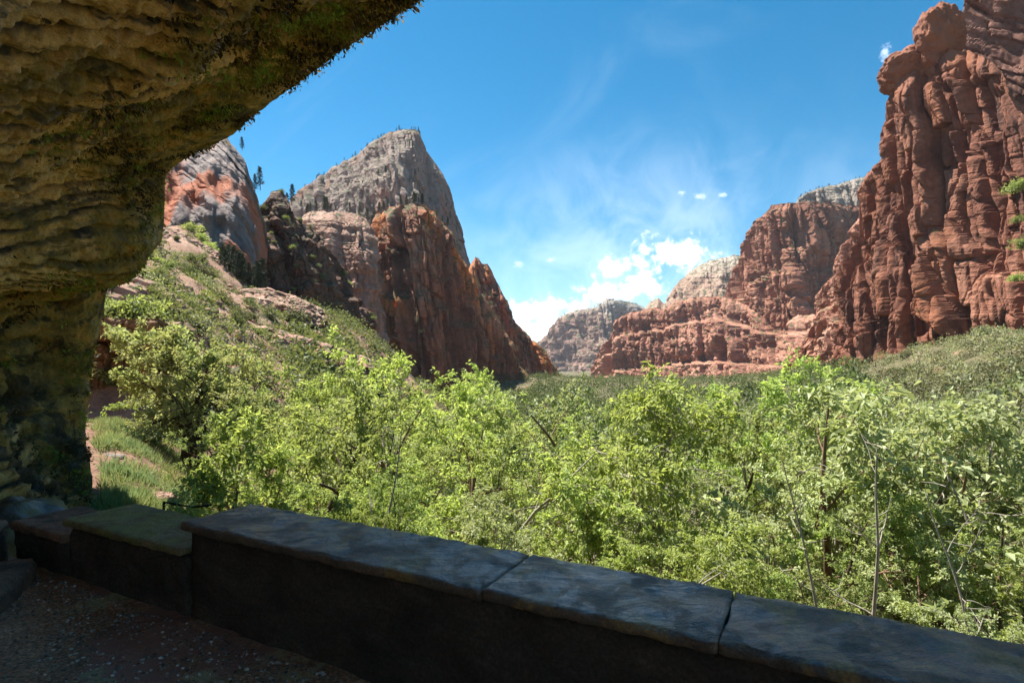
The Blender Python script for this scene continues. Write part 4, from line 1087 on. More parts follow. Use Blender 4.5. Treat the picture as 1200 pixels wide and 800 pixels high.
def make_tree_meshes(seed, H=7.0, lean=(0.1, 0.0), trunk_r=0.13, spread=0.45, n1=13, n2=6, n3=5, leaves=16, leaf=0.11, droop=-0.12, low=0.22, bark='bark_dark', lf='leaf_mid', stems=1, up=0.75, bare=0.0, kink=0.10, visible=None):
    rs = np.random.RandomState(seed)
    wood = MB(); tips = []
    for st in range(stems):
        a = rs.uniform(0, 6.28); ln = np.array([lean[0], lean[1], 0]) + (np.array([math.cos(a), math.sin(a), 0]) * 0.28 * (st > 0))
        hh = H * (0.86 if st == 0 else rs.uniform(0.6, 0.85))
        tr = branch(rs, (0.12 * st * math.cos(a), 0.12 * st * math.sin(a), -0.3), np.array([0, 0, 1]) + ln, hh + 0.3, 12, kink, 0.02)
        tr0 = trunk_r * (1 if st == 0 else 0.7)
        rr = tr0 * (1 - 0.86 * np.linspace(0, 1, 13) ** 0.8); rr[0] *= 1.35
        wood.tube(tr, rr, 8)
        m1 = max(4, int(n1 / (1 + 0.5 * (stems - 1))))
        for i in range(m1):
            f = low + (1 - low) * (i + rs.rand() * 0.8) / m1
            k = min(f * 12, 11.99); p = tr[int(k)] * (1 - k % 1) + tr[int(k) + 1] * (k % 1)
            az = i * 2.4 + rs.uniform(-0.5, 0.5)
            el = up * (0.35 + 0.65 * f) + rs.uniform(-0.2, 0.2)
            d = np.array([math.cos(az) * math.cos(el), math.sin(az) * math.cos(el), math.sin(el)])
            L1 = H * spread * (1.12 - 0.72 * f ** 1.5) * rs.uniform(0.7, 1.15)
            b1 = branch(rs, p, d, L1, 7, 0.14, droop * 0.35)
            r1 = np.interp(k, range(13), rr) * 0.55
            wood.tube(b1, r1 * (1 - 0.82 * np.linspace(0, 1, 8)), 6)
            for j in range(n2):
                g = 0.28 + 0.72 * (j + rs.rand()) / n2
                kk = min(g * 7, 6.99); q = b1[int(kk)] * (1 - kk % 1) + b1[int(kk) + 1] * (kk % 1)
                dd = b1[min(int(kk) + 1, 7)] - b1[int(kk)]; dd /= np.linalg.norm(dd)
                d2 = rot_about(dd, np.cross(dd, rs.normal(size=3)), rs.uniform(0.5, 1.1))
                L2 = L1 * rs.uniform(0.25, 0.5) + 0.15
                b2 = branch(rs, q, d2, L2, 4, 0.2, droop * 0.6)
                wood.tube(b2, max(0.006, r1 * 0.3) * (1 - 0.75 * np.linspace(0, 1, 5)), 4)
                for l in range(n3):
                    h = 0.25 + 0.75 * (l + rs.rand()) / n3
                    kk2 = min(h * 4, 3.99); q2 = b2[int(kk2)] * (1 - kk2 % 1) + b2[int(kk2) + 1] * (kk2 % 1)
                    d3 = rs.normal(size=3); d3[2] *= 0.6; d3 = d3 / np.linalg.norm(d3) + 0.6 * d2 + np.array([0, 0, 0.15])
                    L3 = rs.uniform(0.2, 0.42) * (0.10 * H) ** 0.5
                    b3 = branch(rs, q2, d3, L3, 3, 0.22, droop)
                    tips.append((b3, f))
                    if l % 2 == 0:
                        wood.tube(b3, (0.005, 0.004, 0.003, 0.002), 3)
    if bare:
        keep = rs.rand(len(tips)) > bare
        tips = [t for t, k in zip(tips, keep) if k]
    B = np.array([t[0] for t in tips])                       # (n,4,3)
    n = len(B); K = leaves
    u = rs.rand(n, K) * 2.99; iu = u.astype(int); fu = (u - iu)[..., None]
    idx = np.arange(n)[:, None]
    pos = B[idx, iu] * (1 - fu) + B[idx, iu + 1] * fu
    dirb = B[idx, iu + 1] - B[idx, iu]; dirb /= np.linalg.norm(dirb, axis=-1, keepdims=True) + 1e-9
    al = dirb * 0.8 + rs.normal(size=(n, K, 3)) * 0.6 + np.array([0, 0, droop * 3.5])
    nr = rs.normal(size=(n, K, 3)) * 0.55 + np.array([0, 0, 1.0])
    ln = leaf * rs.uniform(0.6, 1.25, (n, K))
    tw = np.repeat(rs.normal(size=n) * 0.14, K).reshape(n, K)
    tint = np.clip(0.5 + tw + rs.normal(size=(n, K)) * 0.18, 0, 1)
    pos = pos + rs.normal(size=pos.shape) * leaf * 0.35
    V, T, tn = cards(pos.reshape(-1, 3), al.reshape(-1, 3), nr.reshape(-1, 3), ln.ravel(), (ln * rs.uniform(0.42, 0.62, (n, K))).ravel(), tint.ravel())
    return wood.mesh('trunk', [M[bark]]), mesh_np('crown', V, None, T, [M[lf]], False, {'tint': tn}), float(np.percentile(V[:, 2], 99.7))


def tree_root(name, label, cat, meshes, loc, rz, sc, group):
    r = link(name, None, None, label, cat, group)
    r.location = loc; r.rotation_euler = (0, 0, rz); r.scale = (sc,) * 3 if not hasattr(sc, '__len__') else sc
    link('trunk', meshes[0], r); link('crown', meshes[1], r)
    return r


PROTO = {
    'fresh1': make_tree_meshes(1, 7, (0.10, 0.05), 0.10, 0.38, 12, 6, 5, 19, 0.10, -0.12, 0.15, 'bark_brown', 'leaf_fresh', 2),
    'fresh2': make_tree_meshes(2, 7, (-0.15, 0.1), 0.09, 0.40, 12, 6, 5, 19, 0.102, -0.16, 0.12, 'bark_pale', 'leaf_fresh', 3),
    'mid1': make_tree_meshes(3, 7, (0.15, -0.1), 0.13, 0.38, 13, 6, 5, 19, 0.094, -0.10, 0.2, 'bark_dark', 'leaf_mid', 2),
    'mid2': make_tree_meshes(4, 7, (-0.2, 0.05), 0.12, 0.40, 13, 6, 5, 19, 0.097, -0.14, 0.14, 'bark_brown', 'leaf_mid', 3),
    'silver1': make_tree_meshes(5, 7, (0.05, 0.1), 0.10, 0.38, 13, 6, 5, 19, 0.1025, -0.08, 0.14, 'bark_pale', 'leaf_silver', 3),
    'silver2': make_tree_meshes(6, 7, (-0.1, -0.1), 0.11, 0.40, 12, 6, 5, 19, 0.102, -0.12, 0.12, 'bark_brown', 'leaf_silver', 2),
    'sage1': make_tree_meshes(7, 7, (0.2, 0.0), 0.15, 0.46, 14, 7, 5, 16, 0.085, -0.06, 0.3, 'bark_dark', 'leaf_sage', 1, 0.6),
    'mid3': make_tree_meshes(8, 7, (0.3, 0.0), 0.16, 0.40, 13, 6, 5, 19, 0.092, -0.1, 0.3, 'bark_dark', 'leaf_mid', 1),
}
USED = {}


def proto_tree(kind, px, d, top_py, label, group, width=1.0, rz=None, rs=random.Random(1), name='leafy_tree', cat='tree', tilt=(0, 0)):
    x, y = (px - HX) / F * d, d
    z0 = gz(x, y)
    zt = (HY - top_py) / F * d
    h = max(1.2, zt - z0)
    s = h / PROTO[kind][2]
    rz = rs.uniform(0, 6.28) if rz is None else rz
    sc = (s * width, s * width, s)
    if kind not in USED:
        r = tree_root(name, label, cat, PROTO[kind], (x, y, z0), rz, sc, group)
        USED[kind] = r
    else:
        r = copy_thing(USED[kind], (x, y, z0), rz, sc, label, group)
    r.rotation_euler[0] = tilt[0]; r.rotation_euler[1] = tilt[1]
    r.name = name
    return r


# broken rock strewn over the left slope
def rubble():
    rs = np.random.RandomState(31); n = 2600
    px = rs.uniform(105, 440, n); d = np.exp(rs.uniform(math.log(28), math.log(190), n)); x, y = (px - HX) / F * d, d
    keep = fbm(x / 14, y / 14, 0, 3, 71) > -0.05; x, y = x[keep], y[keep]; n = len(x)
    s = 0.16 + 0.9 * rs.rand(n) ** 4
    V = np.clip(IV[None] * rs.uniform(0.7, 1.5, (n, 1, 3)) + rs.normal(size=(n, len(IV), 3)) * 0.14, -0.85, 0.85) * s[:, None, None]
    V = V + np.stack([x, y, ground(x, y) + 0.1 * s], 1)[:, None]
    link('rubble', mesh_np('rubble', V.reshape(-1, 3), None, (IT[None] + (np.arange(n) * len(IV))[:, None, None]).reshape(-1, 3), [M['rock_slope']]), None, 'broken reddish stones strewn over the left slope', 'rubble', None, 'stuff')


rubble()
GT_ = 'trees crowding the slope below the parapet'
# ---- special trees, each with its own shape
def special(name, label, px, d, top_py, rz=0.0, group=GT_, width=1.0, **kw):
    x, y = (px - HX) / F * d, d
    z0 = gz(x, y); h = (HY - top_py) / F * d - z0
    me = make_tree_meshes(H=h, **kw)
    k = h / me[2]
    return tree_root(name, label, 'tree', me, (x, y, z0), rz, (width * k, width * k, k), group)


special('leafy_tree', 'grey green tree with dark forked trunk beside the rock ledge', 218, 18, 386, seed=21, lean=(0.22, -0.05), trunk_r=0.24, spread=0.36, n1=14, n2=7, n3=6, leaves=19, leaf=0.12, droop=-0.07, low=0.3, bark='bark_dark', lf='leaf_pale', stems=2, kink=0.14)
special('leafy_tree', 'tree with dark bare upper limbs standing right of the rock ledge', 275, 19, 384, seed=22, lean=(0.10, 0), trunk_r=0.2, spread=0.5, n1=14, n2=7, n3=5, leaves=19, leaf=0.11, droop=-0.05, low=0.35, bark='bark_dark', lf='leaf_pale', stems=2, bare=0.15, kink=0.18)
special('leafy_tree', 'small bright yellow green tree with thin brown stem at the grass edge', 262, 9.0, 482, seed=23, lean=(0.16, 0), trunk_r=0.05, spread=0.36, n1=14, n2=5, n3=4, leaves=13, leaf=0.10, droop=-0.06, low=0.3, bark='bark_brown', lf='leaf_fresh', stems=1)
special('leafy_tree', 'dark trunked tree with shaded crown left of the bare white stem', 345, 12.5, 432, seed=24, lean=(0.25, 0), trunk_r=0.16, spread=0.40, n1=16, n2=6, n3=5, leaves=16, leaf=0.10, droop=-0.1, low=0.35, bark='bark_dark', lf='leaf_mid', stems=1, kink=0.14)
special('leafy_tree', 'tall broad tree reaching up in front of the red buttress', 480, 19, 402, seed=25, lean=(0.16, 0), trunk_r=0.2, spread=0.46, n1=18, n2=7, n3=6, leaves=16, leaf=0.135, droop=-0.1, low=0.25, bark='bark_brown', lf='leaf_fresh', stems=2)
special('leafy_tree', 'tree arching to the right on a long pale leaning trunk', 592, 9.0, 432, seed=26, lean=(0.50, 0), trunk_r=0.10, spread=0.27, n1=18, n2=6, n3=5, leaves=13, leaf=0.082, droop=-0.14, low=0.60, bark='bark_pale', lf='leaf_fresh', stems=1, kink=0.04)
special('leafy_tree', 'tall narrow tree with pointed top standing before the red cliff band', 905, 14, 420, seed=27, lean=(-0.04, 0), trunk_r=0.13, spread=0.36, n1=18, n2=6, n3=5, leaves=15, leaf=0.12, droop=-0.06, low=0.2, bark='bark_pale', lf='leaf_fresh', stems=2)
special('leafy_tree', 'big tree with thick brown leaning trunks at the right of the thicket', 1030, 9.5, 452, seed=28, lean=(-0.32, 0.1), trunk_r=0.10, spread=0.46, n1=17, n2=7, n3=5, leaves=15, leaf=0.115, droop=-0.1, low=0.2, bark='bark_brown', lf='leaf_silver', stems=3, kink=0.15)
special('leafy_tree', 'pale leaved tree with thin grey bare twigs at the right edge', 1165, 8.5, 470, seed=29, lean=(-0.1, 0.05), trunk_r=0.07, spread=0.46, n1=16, n2=6, n3=5, leaves=15, leaf=0.115, droop=-0.1, low=0.2, bark='bark_pale', lf='leaf_silver', stems=3)
special('leafy_tree', 'silvery tree with white trunk rising in the middle of the right thicket', 1000, 12.5, 455, seed=30, lean=(0.03, 0), trunk_r=0.10, spread=0.42, n1=15, n2=6, n3=5, leaves=14, leaf=0.12, droop=-0.08, low=0.4, bark='bark_pale', lf='leaf_silver', stems=2)
special('leafy_tree', 'greyish half bare tree among the greener crowns right of centre', 790, 11, 520, seed=31, lean=(0.05, 0), trunk_r=0.07, spread=0.5, n1=14, n2=6, n3=5, leaves=7, leaf=0.09, droop=-0.05, low=0.15, bark='bark_pale', lf='leaf_sage', stems=3, bare=0.45)


# bare stems
def bare_stem(label, px, d, top_py, seed, lean, r0, nb):
    rs = np.random.RandomState(seed); mb = MB()
    x, y = (px - HX) / F * d, d; z0 = gz(x, y); h = (HY - top_py) / F * d - z0
    tr = branch(rs, (0, 0, -0.2), (lean, 0, 1), h, 14, 0.05, 0.0)
    rr = r0 * (1 - 0.85 * np.linspace(0, 1, 15)); mb.tube(tr, rr, 6)
    for i in range(nb):
        k = int(7 + 7 * rs.rand()); d0 = np.array([rs.normal() * 0.7, rs.normal() * 0.5, 0.8])
        b = branch(rs, tr[k], d0, h * rs.uniform(0.12, 0.3), 7, 0.14, 0.03); mb.tube(b, rr[k] * 0.6 * (1 - 0.8 * np.linspace(0, 1, 8)), 5)
        for j in range(3):
            b2 = branch(rs, b[3 + j], b[4] - b[3] + rs.normal(size=3) * 0.05, h * 0.07, 4, 0.25, 0); mb.tube(b2, (0.006, 0.005, 0.004, 0.003, 0.002), 4)
    o = link('bare_tree', mb.mesh('bare_tree', [M['bark_pale']]), None, label, 'tree'); o.location = (x, y, z0)


bare_stem('thin bare whitish stem bent at its top, left of the middle', 412, 6.8, 478, 1, 0.10, 0.030, 3)
bare_stem('bare white stem forking near its top before the silvery crowns', 1002, 6.0, 486, 2, 0.0, 0.034, 4)
bare_stem('slanting bare pale stem left of the forking white stem', 990, 6.2, 505, 3, -0.2, 0.028, 4)
bare_stem('slanting bare grey stem near the right edge of the thicket', 1190, 5.6, 545, 4, -0.22, 0.024, 5)

# ---- the rest of the thicket
rr_ = random.Random(4)
LBL = {'fresh1': 'bright green leafy tree within the dense thicket below the parapet', 'fresh2': 'bright green leafy tree within the dense thicket below the parapet',
       'mid1': 'mid green leafy tree within the dense thicket below the parapet', 'mid2': 'mid green leafy tree within the dense thicket below the parapet', 'mid3': 'mid green leafy tree within the dense thicket below the parapet',
       'silver1': 'pale silvery green tree within the dense thicket below the parapet', 'silver2': 'pale silvery green tree within the dense thicket below the parapet',
       'sage1': 'dull grey green tree within the dense thicket below the parapet'}
GRP = {'f': 'bright green trees of the thicket', 'm': 'mid green trees of the thicket', 's': 'pale silvery trees of the thicket', 'g': 'grey green trees of the thicket'}


def fill(kind, px, d, top, width=1.0):
    proto_tree(kind, px, d, top, LBL[kind], GRP['g' if kind == 'sage1' else kind[0]], width, None, rr_)


# near rows (px, depth, top)
for kind, px, d, top, w in [
    ('fresh1', 300, 9.5, 520, 1.0), ('mid2', 270, 12, 470, 1.0), ('fresh2', 375, 8.5, 545, 1.0), ('mid1', 420, 11, 470, 1.0), ('fresh1', 455, 8.0, 540, 1.0),
    ('fresh2', 520, 9.5, 500, 1.0), ('mid2', 545, 13, 460, 1.0), ('silver1', 540, 7.4, 570, 1.0), ('fresh1', 725, 8.4, 560, 0.9), ('mid3', 715, 11, 500, 0.9), ('silver2', 735, 13, 448, 1.1),
    ('fresh2', 720, 7.3, 590, 1.1), ('silver1', 760, 9, 530, 1.1), ('mid1', 830, 13, 478, 1.1), ('fresh1', 800, 7.0, 600, 1.1), ('fresh2', 850, 8.4, 570, 1.1), ('silver2', 895, 10, 505, 1.0),
    ('mid2', 880, 6.8, 620, 1.1), ('silver1', 945, 11, 468, 1.0), ('mid1', 960, 7.5, 575, 1.0), ('silver1', 1080, 12, 462, 1.1), ('silver2', 1120, 10, 500, 1.1), ('fresh1', 1100, 7.5, 560, 1.1),
    ('silver1', 1190, 11, 488, 1.1), ('mid2', 1180, 6.8, 600, 1.2), ('silver2', 1060, 6.6, 640, 1.1), ('mid1', 1240, 9, 500, 1.1), ('silver1', 1280, 7.5, 540, 1.1), ('fresh2', 1130, 6.4, 680, 1.1), ('mid2', 980, 6.3, 660, 1.1),
    ('fresh1', 335, 16, 455, 1.0), ('fresh2', 310, 22, 430, 1.0), ('mid1', 395, 22, 428, 1.0), ('silver2', 430, 17, 448, 1.0), ('fresh1', 560, 19, 432, 1.0), ('silver1', 600, 26, 448, 1.0), ('mid2', 520, 26, 440, 1.0),
    ('mid3', 660, 18, 470, 1.0), ('mid1', 770, 18, 476, 1.0), ('fresh2', 800, 22, 470, 1.0), ('silver1', 860, 19, 462, 1.0), ('mid2', 940, 18, 462, 1.0), ('silver2', 1010, 17, 470, 1.1), ('mid3', 1060, 20, 474, 1.1), ('silver1', 1120, 17, 478, 1.1), ('mid1', 1180, 20, 482, 1.1),
    ('fresh2', 500, 7.0, 575, 1.0), ('fresh1', 415, 7.2, 570, 0.9), ('fresh2', 300, 7.6, 560, 0.9), ('mid2', 560, 6.6, 600, 0.9), ('fresh1', 690, 6.3, 635, 0.9), ('fresh2', 760, 6.1, 650, 1.0), ('fresh1', 920, 5.7, 690, 1.1), ('mid1', 840, 5.9, 672, 1.0), ('mid1', 1060, 5.4, 722, 1.0), ('fresh2', 540, 5.8, 615, 0.9), ('silver1', 1180, 5.3, 715, 1.0), ('mid2', 340, 7.0, 582, 0.9), ('fresh1', 470, 6.2, 612, 0.9),
]:
    fill(kind, px, d, top, w)
for i in range(70):
    d = math.exp(rr_.uniform(math.log(22), math.log(95)))
    px = rr_.uniform(330, 1260)
    if px < 420 and d > 40:
        continue
    hor = 470 + 8 * math.sin(px / 60) + rr_.uniform(-8, 14)
    x, y = (px - HX) / F * d, d
    top = HY - (gz(x, y) + rr_.uniform(4.5, 7.5)) / d * F
    fill(rr_.choice(['mid1', 'mid2', 'mid3', 'silver1', 'fresh1', 'sage1', 'sage1', 'silver2']), px, d, max(top, hor), 1.15)


for i in range(46):
    d = math.exp(rr_.uniform(math.log(95), math.log(330))); px = rr_.uniform(560, 1010); x, y = (px - HX) / F * d, d
    top = HY - (gz(x, y) + rr_.uniform(5.0, 9.5)) / d * F
    proto_tree(rr_.choice(['mid1', 'mid3', 'sage1', 'mid2']), px, d, top, 'small looking tree standing out of the wood on the far canyon floor', 'trees on the far canyon floor', 1.3, None, rr_)


# ---- shrubs
def shrub_mesh(seed, lf, n=900, leaf=0.13, H=1.0, flat=0.8):
    rs = np.random.RandomState(seed)
    wood = MB(); cl = []
    for i in range(16):
        a = rs.uniform(0, 6.28); el = rs.uniform(0.35, 1.4)
        b = branch(rs, (0, 0, -0.08), (math.cos(a) * math.cos(el), math.sin(a) * math.cos(el), math.sin(el)), H * rs.uniform(0.6, 1.0) * (1 if el > 0.7 else 1.0), 5, 0.2, 0.03)
        wood.tube(b, 0.018 * (1 - 0.8 * np.linspace(0, 1, 6)), 4)
        for k in (2, 3, 4, 5):
            cl.append(b[k] + rs.normal(size=3) * 0.08)
    C = np.array(cl); ii = rs.randint(len(C), size=n)
    r = rs.normal(size=(n, 3)); r /= np.linalg.norm(r, axis=1)[:, None]; r *= (0.10 + 0.16 * rs.rand(n, 1)) * H
    pos = C[ii] + r; pos[:, 2] = np.maximum(pos[:, 2], 0.0) * flat + 0.02
    al = r / 0.2 + rs.normal(size=(n, 3)) * 0.7
    tint = np.clip(0.5 + rs.normal(size=len(C))[ii] * 0.15 + rs.normal(size=n) * 0.2, 0, 1)
    ln = leaf * rs.uniform(0.6, 1.3, n)
    V, T, tn = cards(pos, al, rs.normal(size=(n, 3)) + np.array([0, 0, 0.8]), ln, ln * rs.uniform(0.45, 0.75, n), tint)
    return wood.mesh('stem', [M['bark_dark']]), mesh_np('foliage', V, None, T, [M[lf]], False, {'tint': tn})


SHR = {'sage': shrub_mesh(1, 'leaf_sage'), 'sage_b': shrub_mesh(2, 'leaf_sage', 800), 'olive': shrub_mesh(3, 'leaf_olive'), 'bush': shrub_mesh(4, 'leaf_bush'), 'bush_b': shrub_mesh(5, 'leaf_bush', 1000), 'green': shrub_mesh(6, 'leaf_mid', 1000)}
SUSED = {}


def shrub(kind, x, y, z, s, label, group, rs, flat=1.0, name='shrub'):
    rz = rs.uniform(0, 6.28)
    key = kind
    if key not in SUSED:
        r = link(name, None, None, label, 'shrub', group)
        link('stem', SHR[kind][0], r); link('foliage', SHR[kind][1], r)
        SUSED[key] = r
        r.location = (x, y, z); r.rotation_euler = (0, 0, rz); r.scale = (s, s, s * flat)
        return r
    r = copy_thing(SUSED[key], (x, y, z), rz, (s, s, s * flat), label, group)
    return r


def scatter_ground(n, pxr, dr, kinds, size, label, group, seed, dens=None, dpow=None, thr=0.0):
    rs = random.Random(seed); k = 0; tries = 0
    while k < n and tries < n * 12:
        tries += 1
        px = rs.uniform(*pxr); d = math.exp(rs.uniform(math.log(dr[0]), math.log(dr[1])))
        x, y = (px - HX) / F * d, d
        if dens is not None and float(fbm(np.array([x / dens]), np.array([y / dens]), np.array([0.0]), 2, seed)[0]) < thr:
            continue
        s = rs.uniform(*size) * (1.0 if rs.random() < 0.8 else 1.4)
        shrub(rs.choice(kinds), x, y, gz(x, y) - 0.05 * s, s, label, group, rs, rs.uniform(0.7, 1.1))
        k += 1


L_L = 'green shrub rooted on the sandy red slope at the left'
L_R = 'grey green shrub on the scrubby hillside below the right cliff'
scatter_ground(72, (110, 450), (34, 235), ['bush', 'bush_b', 'sage', 'bush', 'green'], (1.0, 2.6), L_L, 'shrubs on the left slope', 1, 25, None, -0.12)
scatter_ground(20, (110, 330), (30, 60), ['bush', 'bush_b', 'sage', 'green'], (0.7, 1.5), L_L, 'shrubs on the left slope', 2)
scatter_ground(52, (185, 400), (75, 190), ['bush', 'bush_b', 'sage', 'green', 'olive'], (1.3, 3.2), L_L, 'shrubs on the left slope', 7)
scatter_ground(96, (930, 1260), (40, 230), ['sage', 'sage_b', 'olive', 'bush'], (2.4, 5.0), L_R, 'shrubs on the right hillside', 3)
scatter_ground(20, (105, 200), (25.5, 34), ['green', 'bush', 'sage', 'green'], (0.6, 1.5), 'shrub growing on top of the orange rock ledge', 'shrubs on the rock ledge', 5)


# ---- plants past counting: leaf clumps gathered into one object
def clumps(name, label, base, s, lf, seed, per, leafk):
    rs = np.random.RandomState(seed); n = len(base)
    r = rs.normal(size=(n, per, 3)); r /= np.linalg.norm(r, axis=2)[..., None]; r *= rs.uniform(0.5, 1.0, (n, per, 1)) * (1 + 0.3 * rs.normal(size=(n, per, 1)))
    pos = base[:, None] + r * s[:, None, None] * np.array([1, 1, 0.75]) + (s * 0.5)[:, None, None] * np.array([0, 0, 1])
    al = r + rs.normal(size=r.shape) * 0.6
    ln = (s[:, None] * leafk * rs.uniform(0.6, 1.3, (n, per)))
    tint = np.clip(0.5 + rs.normal(size=(n, 1)) * 0.22 + rs.normal(size=(n, per)) * 0.15, 0, 1)
    V, T, tn = cards(pos.reshape(-1, 3), al.reshape(-1, 3), rs.normal(size=(n * per, 3)) + np.array([0, 0, .6]), ln.ravel(), (ln * 0.7).ravel(), tint.ravel())
    link(name, mesh_np(name, V, None, T, [M[lf]], False, {'tint': tn}), None, label, 'plants', None, 'stuff')


def wood_mass(name, label, n, pxr, dr, size, lf, seed, per=60, leafk=0.28):
    rs = np.random.RandomState(seed)
    px = rs.uniform(*pxr, n); d = np.exp(rs.uniform(math.log(dr[0]), math.log(dr[1]), n))
    x, y = (px - HX) / F * d, d
    clumps(name, label, np.stack([x, y, ground(x, y)], 1), rs.uniform(*size, n), lf, seed, per, leafk)


# ---- pines on the left skyline
def pine_meshes(seed, H=10.0):
    rs = np.random.RandomState(seed); wood = MB()
    tr = branch(rs, (0, 0, -0.3), (0, 0, 1), H, 8, 0.03, 0.02); wood.tube(tr, 0.17 * (1 - 0.9 * np.linspace(0, 1, 9)), 6)
    pos = []; al = []
    for i in range(46):
        f = 0.2 + 0.8 * i / 46; p = tr[0] + (tr[-1] - tr[0]) * f
        L = H * 0.20 * (1.05 - f) ** 0.7 * rs.uniform(0.5, 1.25); a = i * 2.4 + rs.uniform(-.4, .4)
        b = branch(rs, p, (math.cos(a), math.sin(a), 0.15), L, 4, 0.12, 0.02); wood.tube(b, 0.03 * (1 - 0.7 * np.linspace(0, 1, 5)), 3)
        for k in range(38):
            u = rs.rand() ** 0.6 * 3.99; q = b[int(u)] * (1 - u % 1) + b[int(u) + 1] * (u % 1)
            pos.append(q + rs.normal(size=3) * (0.13, 0.13, 0.09)); al.append(rs.normal(size=3) * 0.7 + (b[-1] - b[0]) / L * 0.6 + np.array([0, 0, 0.35]))
    pos = np.array(pos); al = np.array(al); n = len(pos); ln = rs.uniform(0.3, 0.6, n)
    V, T, tn = cards(pos, al, rs.normal(size=(n, 3)), ln, ln * 0.28, np.clip(rs.normal(size=n) * .2 + .5, 0, 1))
    return wood.mesh('trunk', [M['bark_dark']]), mesh_np('crown', V, None, T, [M['needle']], False, {'tint': tn})


PINE = [pine_meshes(1), pine_meshes(2)]
PUSED = {}


def pine(x, y, z, h, label, group, rs):
    k = rs.randrange(2)
    if k not in PUSED:
        r = link('pine_tree', None, None, label, 'pine tree', group); link('trunk', PINE[k][0], r); link('crown', PINE[k][1], r)
        PUSED[k] = r; r.location = (x, y, z); r.scale = (h / 10,) * 3
        return r
    return copy_thing(PUSED[k], (x, y, z), rs.uniform(0, 6.28), (h / 10 * rs.uniform(0.9, 1.3),) * 2 + (h / 10,), label, group)


rsn = random.Random(8)


def on_cliff(label, n, group, plabel, kind, umin, umax, vmin, vmax, size, seed, slope=None, top=False):
    """plants rooted on a cliff's own surface points"""
    Pm = CL[label]; nu, nv = Pm.shape[:2]; rs = random.Random(seed)
    du = np.gradient(Pm, axis=0); dv = np.gradient(Pm, axis=1); nn = np.cross(du, dv); nn /= np.linalg.norm(nn, axis=2)[..., None] + 1e-9
    nz = np.abs(nn[..., 2])
    k = 0; tries = 0; pts = []
    while k < n and tries < n * 80:
        tries += 1
        i = int(rs.uniform(umin, umax) * (nu - 1)); j = nv - 1 if top else int(rs.uniform(vmin, vmax) * (nv - 1))
        if slope and nz[i, j] < slope * rs.uniform(0.7, 1.2):
            continue
        x, y, z = Pm[i, j]
        if top:
            away = np.array([x, y]) / math.hypot(x, y); o = rs.uniform(0, 6); x += away[0] * o; y += away[1] * o
        s = rs.uniform(*size)
        if kind == 'stuff':
            pts.append((x, y, z - 0.1 * s, s))
        elif kind == 'pine':
            pine(x, y, z - 0.03 * s, s, plabel, group, rs)
        else:
            shrub(rs.choice(kind), x, y, z - 0.1 * s, s, plabel, group, rs)
        k += 1
    if pts:
        a = np.array(pts); clumps('scrub', plabel, a[:, :3], a[:, 3], 'leaf_olive', seed, 50, 0.3)


KN = 'dark brown rock knoll with a stubby tower on its top'
PK = 'pale grey peak with a sharp summit above the red buttress'
BT = 'great dark red buttress with orange streaks below the grey peak'
DM = 'pinkish layered rock dome between the dark knoll and red buttress'
RG = 'jagged dark red ridge with pinnacles running down to the valley'
SL = 'smooth grey and orange slanting rock slab beside the overhang'
on_cliff(KN, 36, 'shrubs on the dark knoll', 'shrub clinging to the dark brown rock knoll', ['bush', 'bush_b', 'sage', 'green'], 0, 1, 0.3, 1, (1.3, 2.6), 1, 0.3)
on_cliff(KN, 110, None, 'small scrub clinging to the dark brown rock knoll', 'stuff', 0, 1, 0.2, 1, (0.5, 1.4), 31, 0.3)
on_cliff(BT, 260, None, 'scrub on the ledges of the great red buttress', 'stuff', 0.3, 1, 0.1, 1, (1.4, 3.8), 2, 0.26)
on_cliff(RG, 150, None, 'scrub on the jagged dark red ridge', 'stuff', 0, 1, 0.0, 0.9, (1.6, 4.2), 3, 0.3)
on_cliff(DM, 40, None, 'small scrub on the pinkish layered rock dome', 'stuff', 0, 1, 0.2, 1, (0.8, 1.8), 4, 0.3)
on_cliff(PK, 40, 'pines along the grey peak skyline', 'tiny dark pine on the skyline of the grey peak', 'pine', 0.02, 0.62, 0, 1, (4, 9), 5, None, True)
on_cliff(PK, 60, 'pines on the grey peak face', 'small dark pine on the lower face of the grey peak', 'pine', 0.05, 0.9, 0.25, 0.65, (6, 14), 6, 0.2)
on_cliff(BT, 26, 'pines on the red buttress top', 'dark pine along the top of the great red buttress', 'pine', 0.03, 0.5, 0, 1, (5, 11), 7, None, True)
on_cliff(DM, 12, 'pines behind the pink dome', 'dark pine on the brow of the pinkish rock dome', 'pine', 0.1, 0.9, 0, 1, (6, 12), 8, None, True)
on_cliff('tall square topped red butte left of the big right cliff', 120, None, 'scrub on the ledges of the square topped butte', 'stuff', 0, 1, 0.0, 1, (2, 6), 9, 0.35)
on_cliff('long terraced red cliff band along the foot of the butte', 200, None, 'scrub on the ledges of the terraced red band', 'stuff', 0, 1, 0.05, 1, (1.6, 5.5), 10, 0.3)
on_cliff('huge dark red sandstone cliff rising at the right edge', 40, None, 'scrub on the ledges of the huge right cliff', 'stuff', 0, 1, 0.05, 0.6, (0.8, 2.2), 11, 0.3)
on_cliff('distant grey flat topped mesa at the end of the canyon', 30, 'trees on the distant mesa rim', 'tiny dark tree on the rim of the distant mesa', 'pine', 0.2, 0.9, 0, 1, (8, 15), 12, None, True)
on_cliff('small white sandstone cap on the skyline behind the red butte', 26, 'trees on the white cap rim', 'tiny dark tree on the rim of the white sandstone cap', 'pine', 0.1, 0.9, 0, 1, (4, 8), 13, None, True)
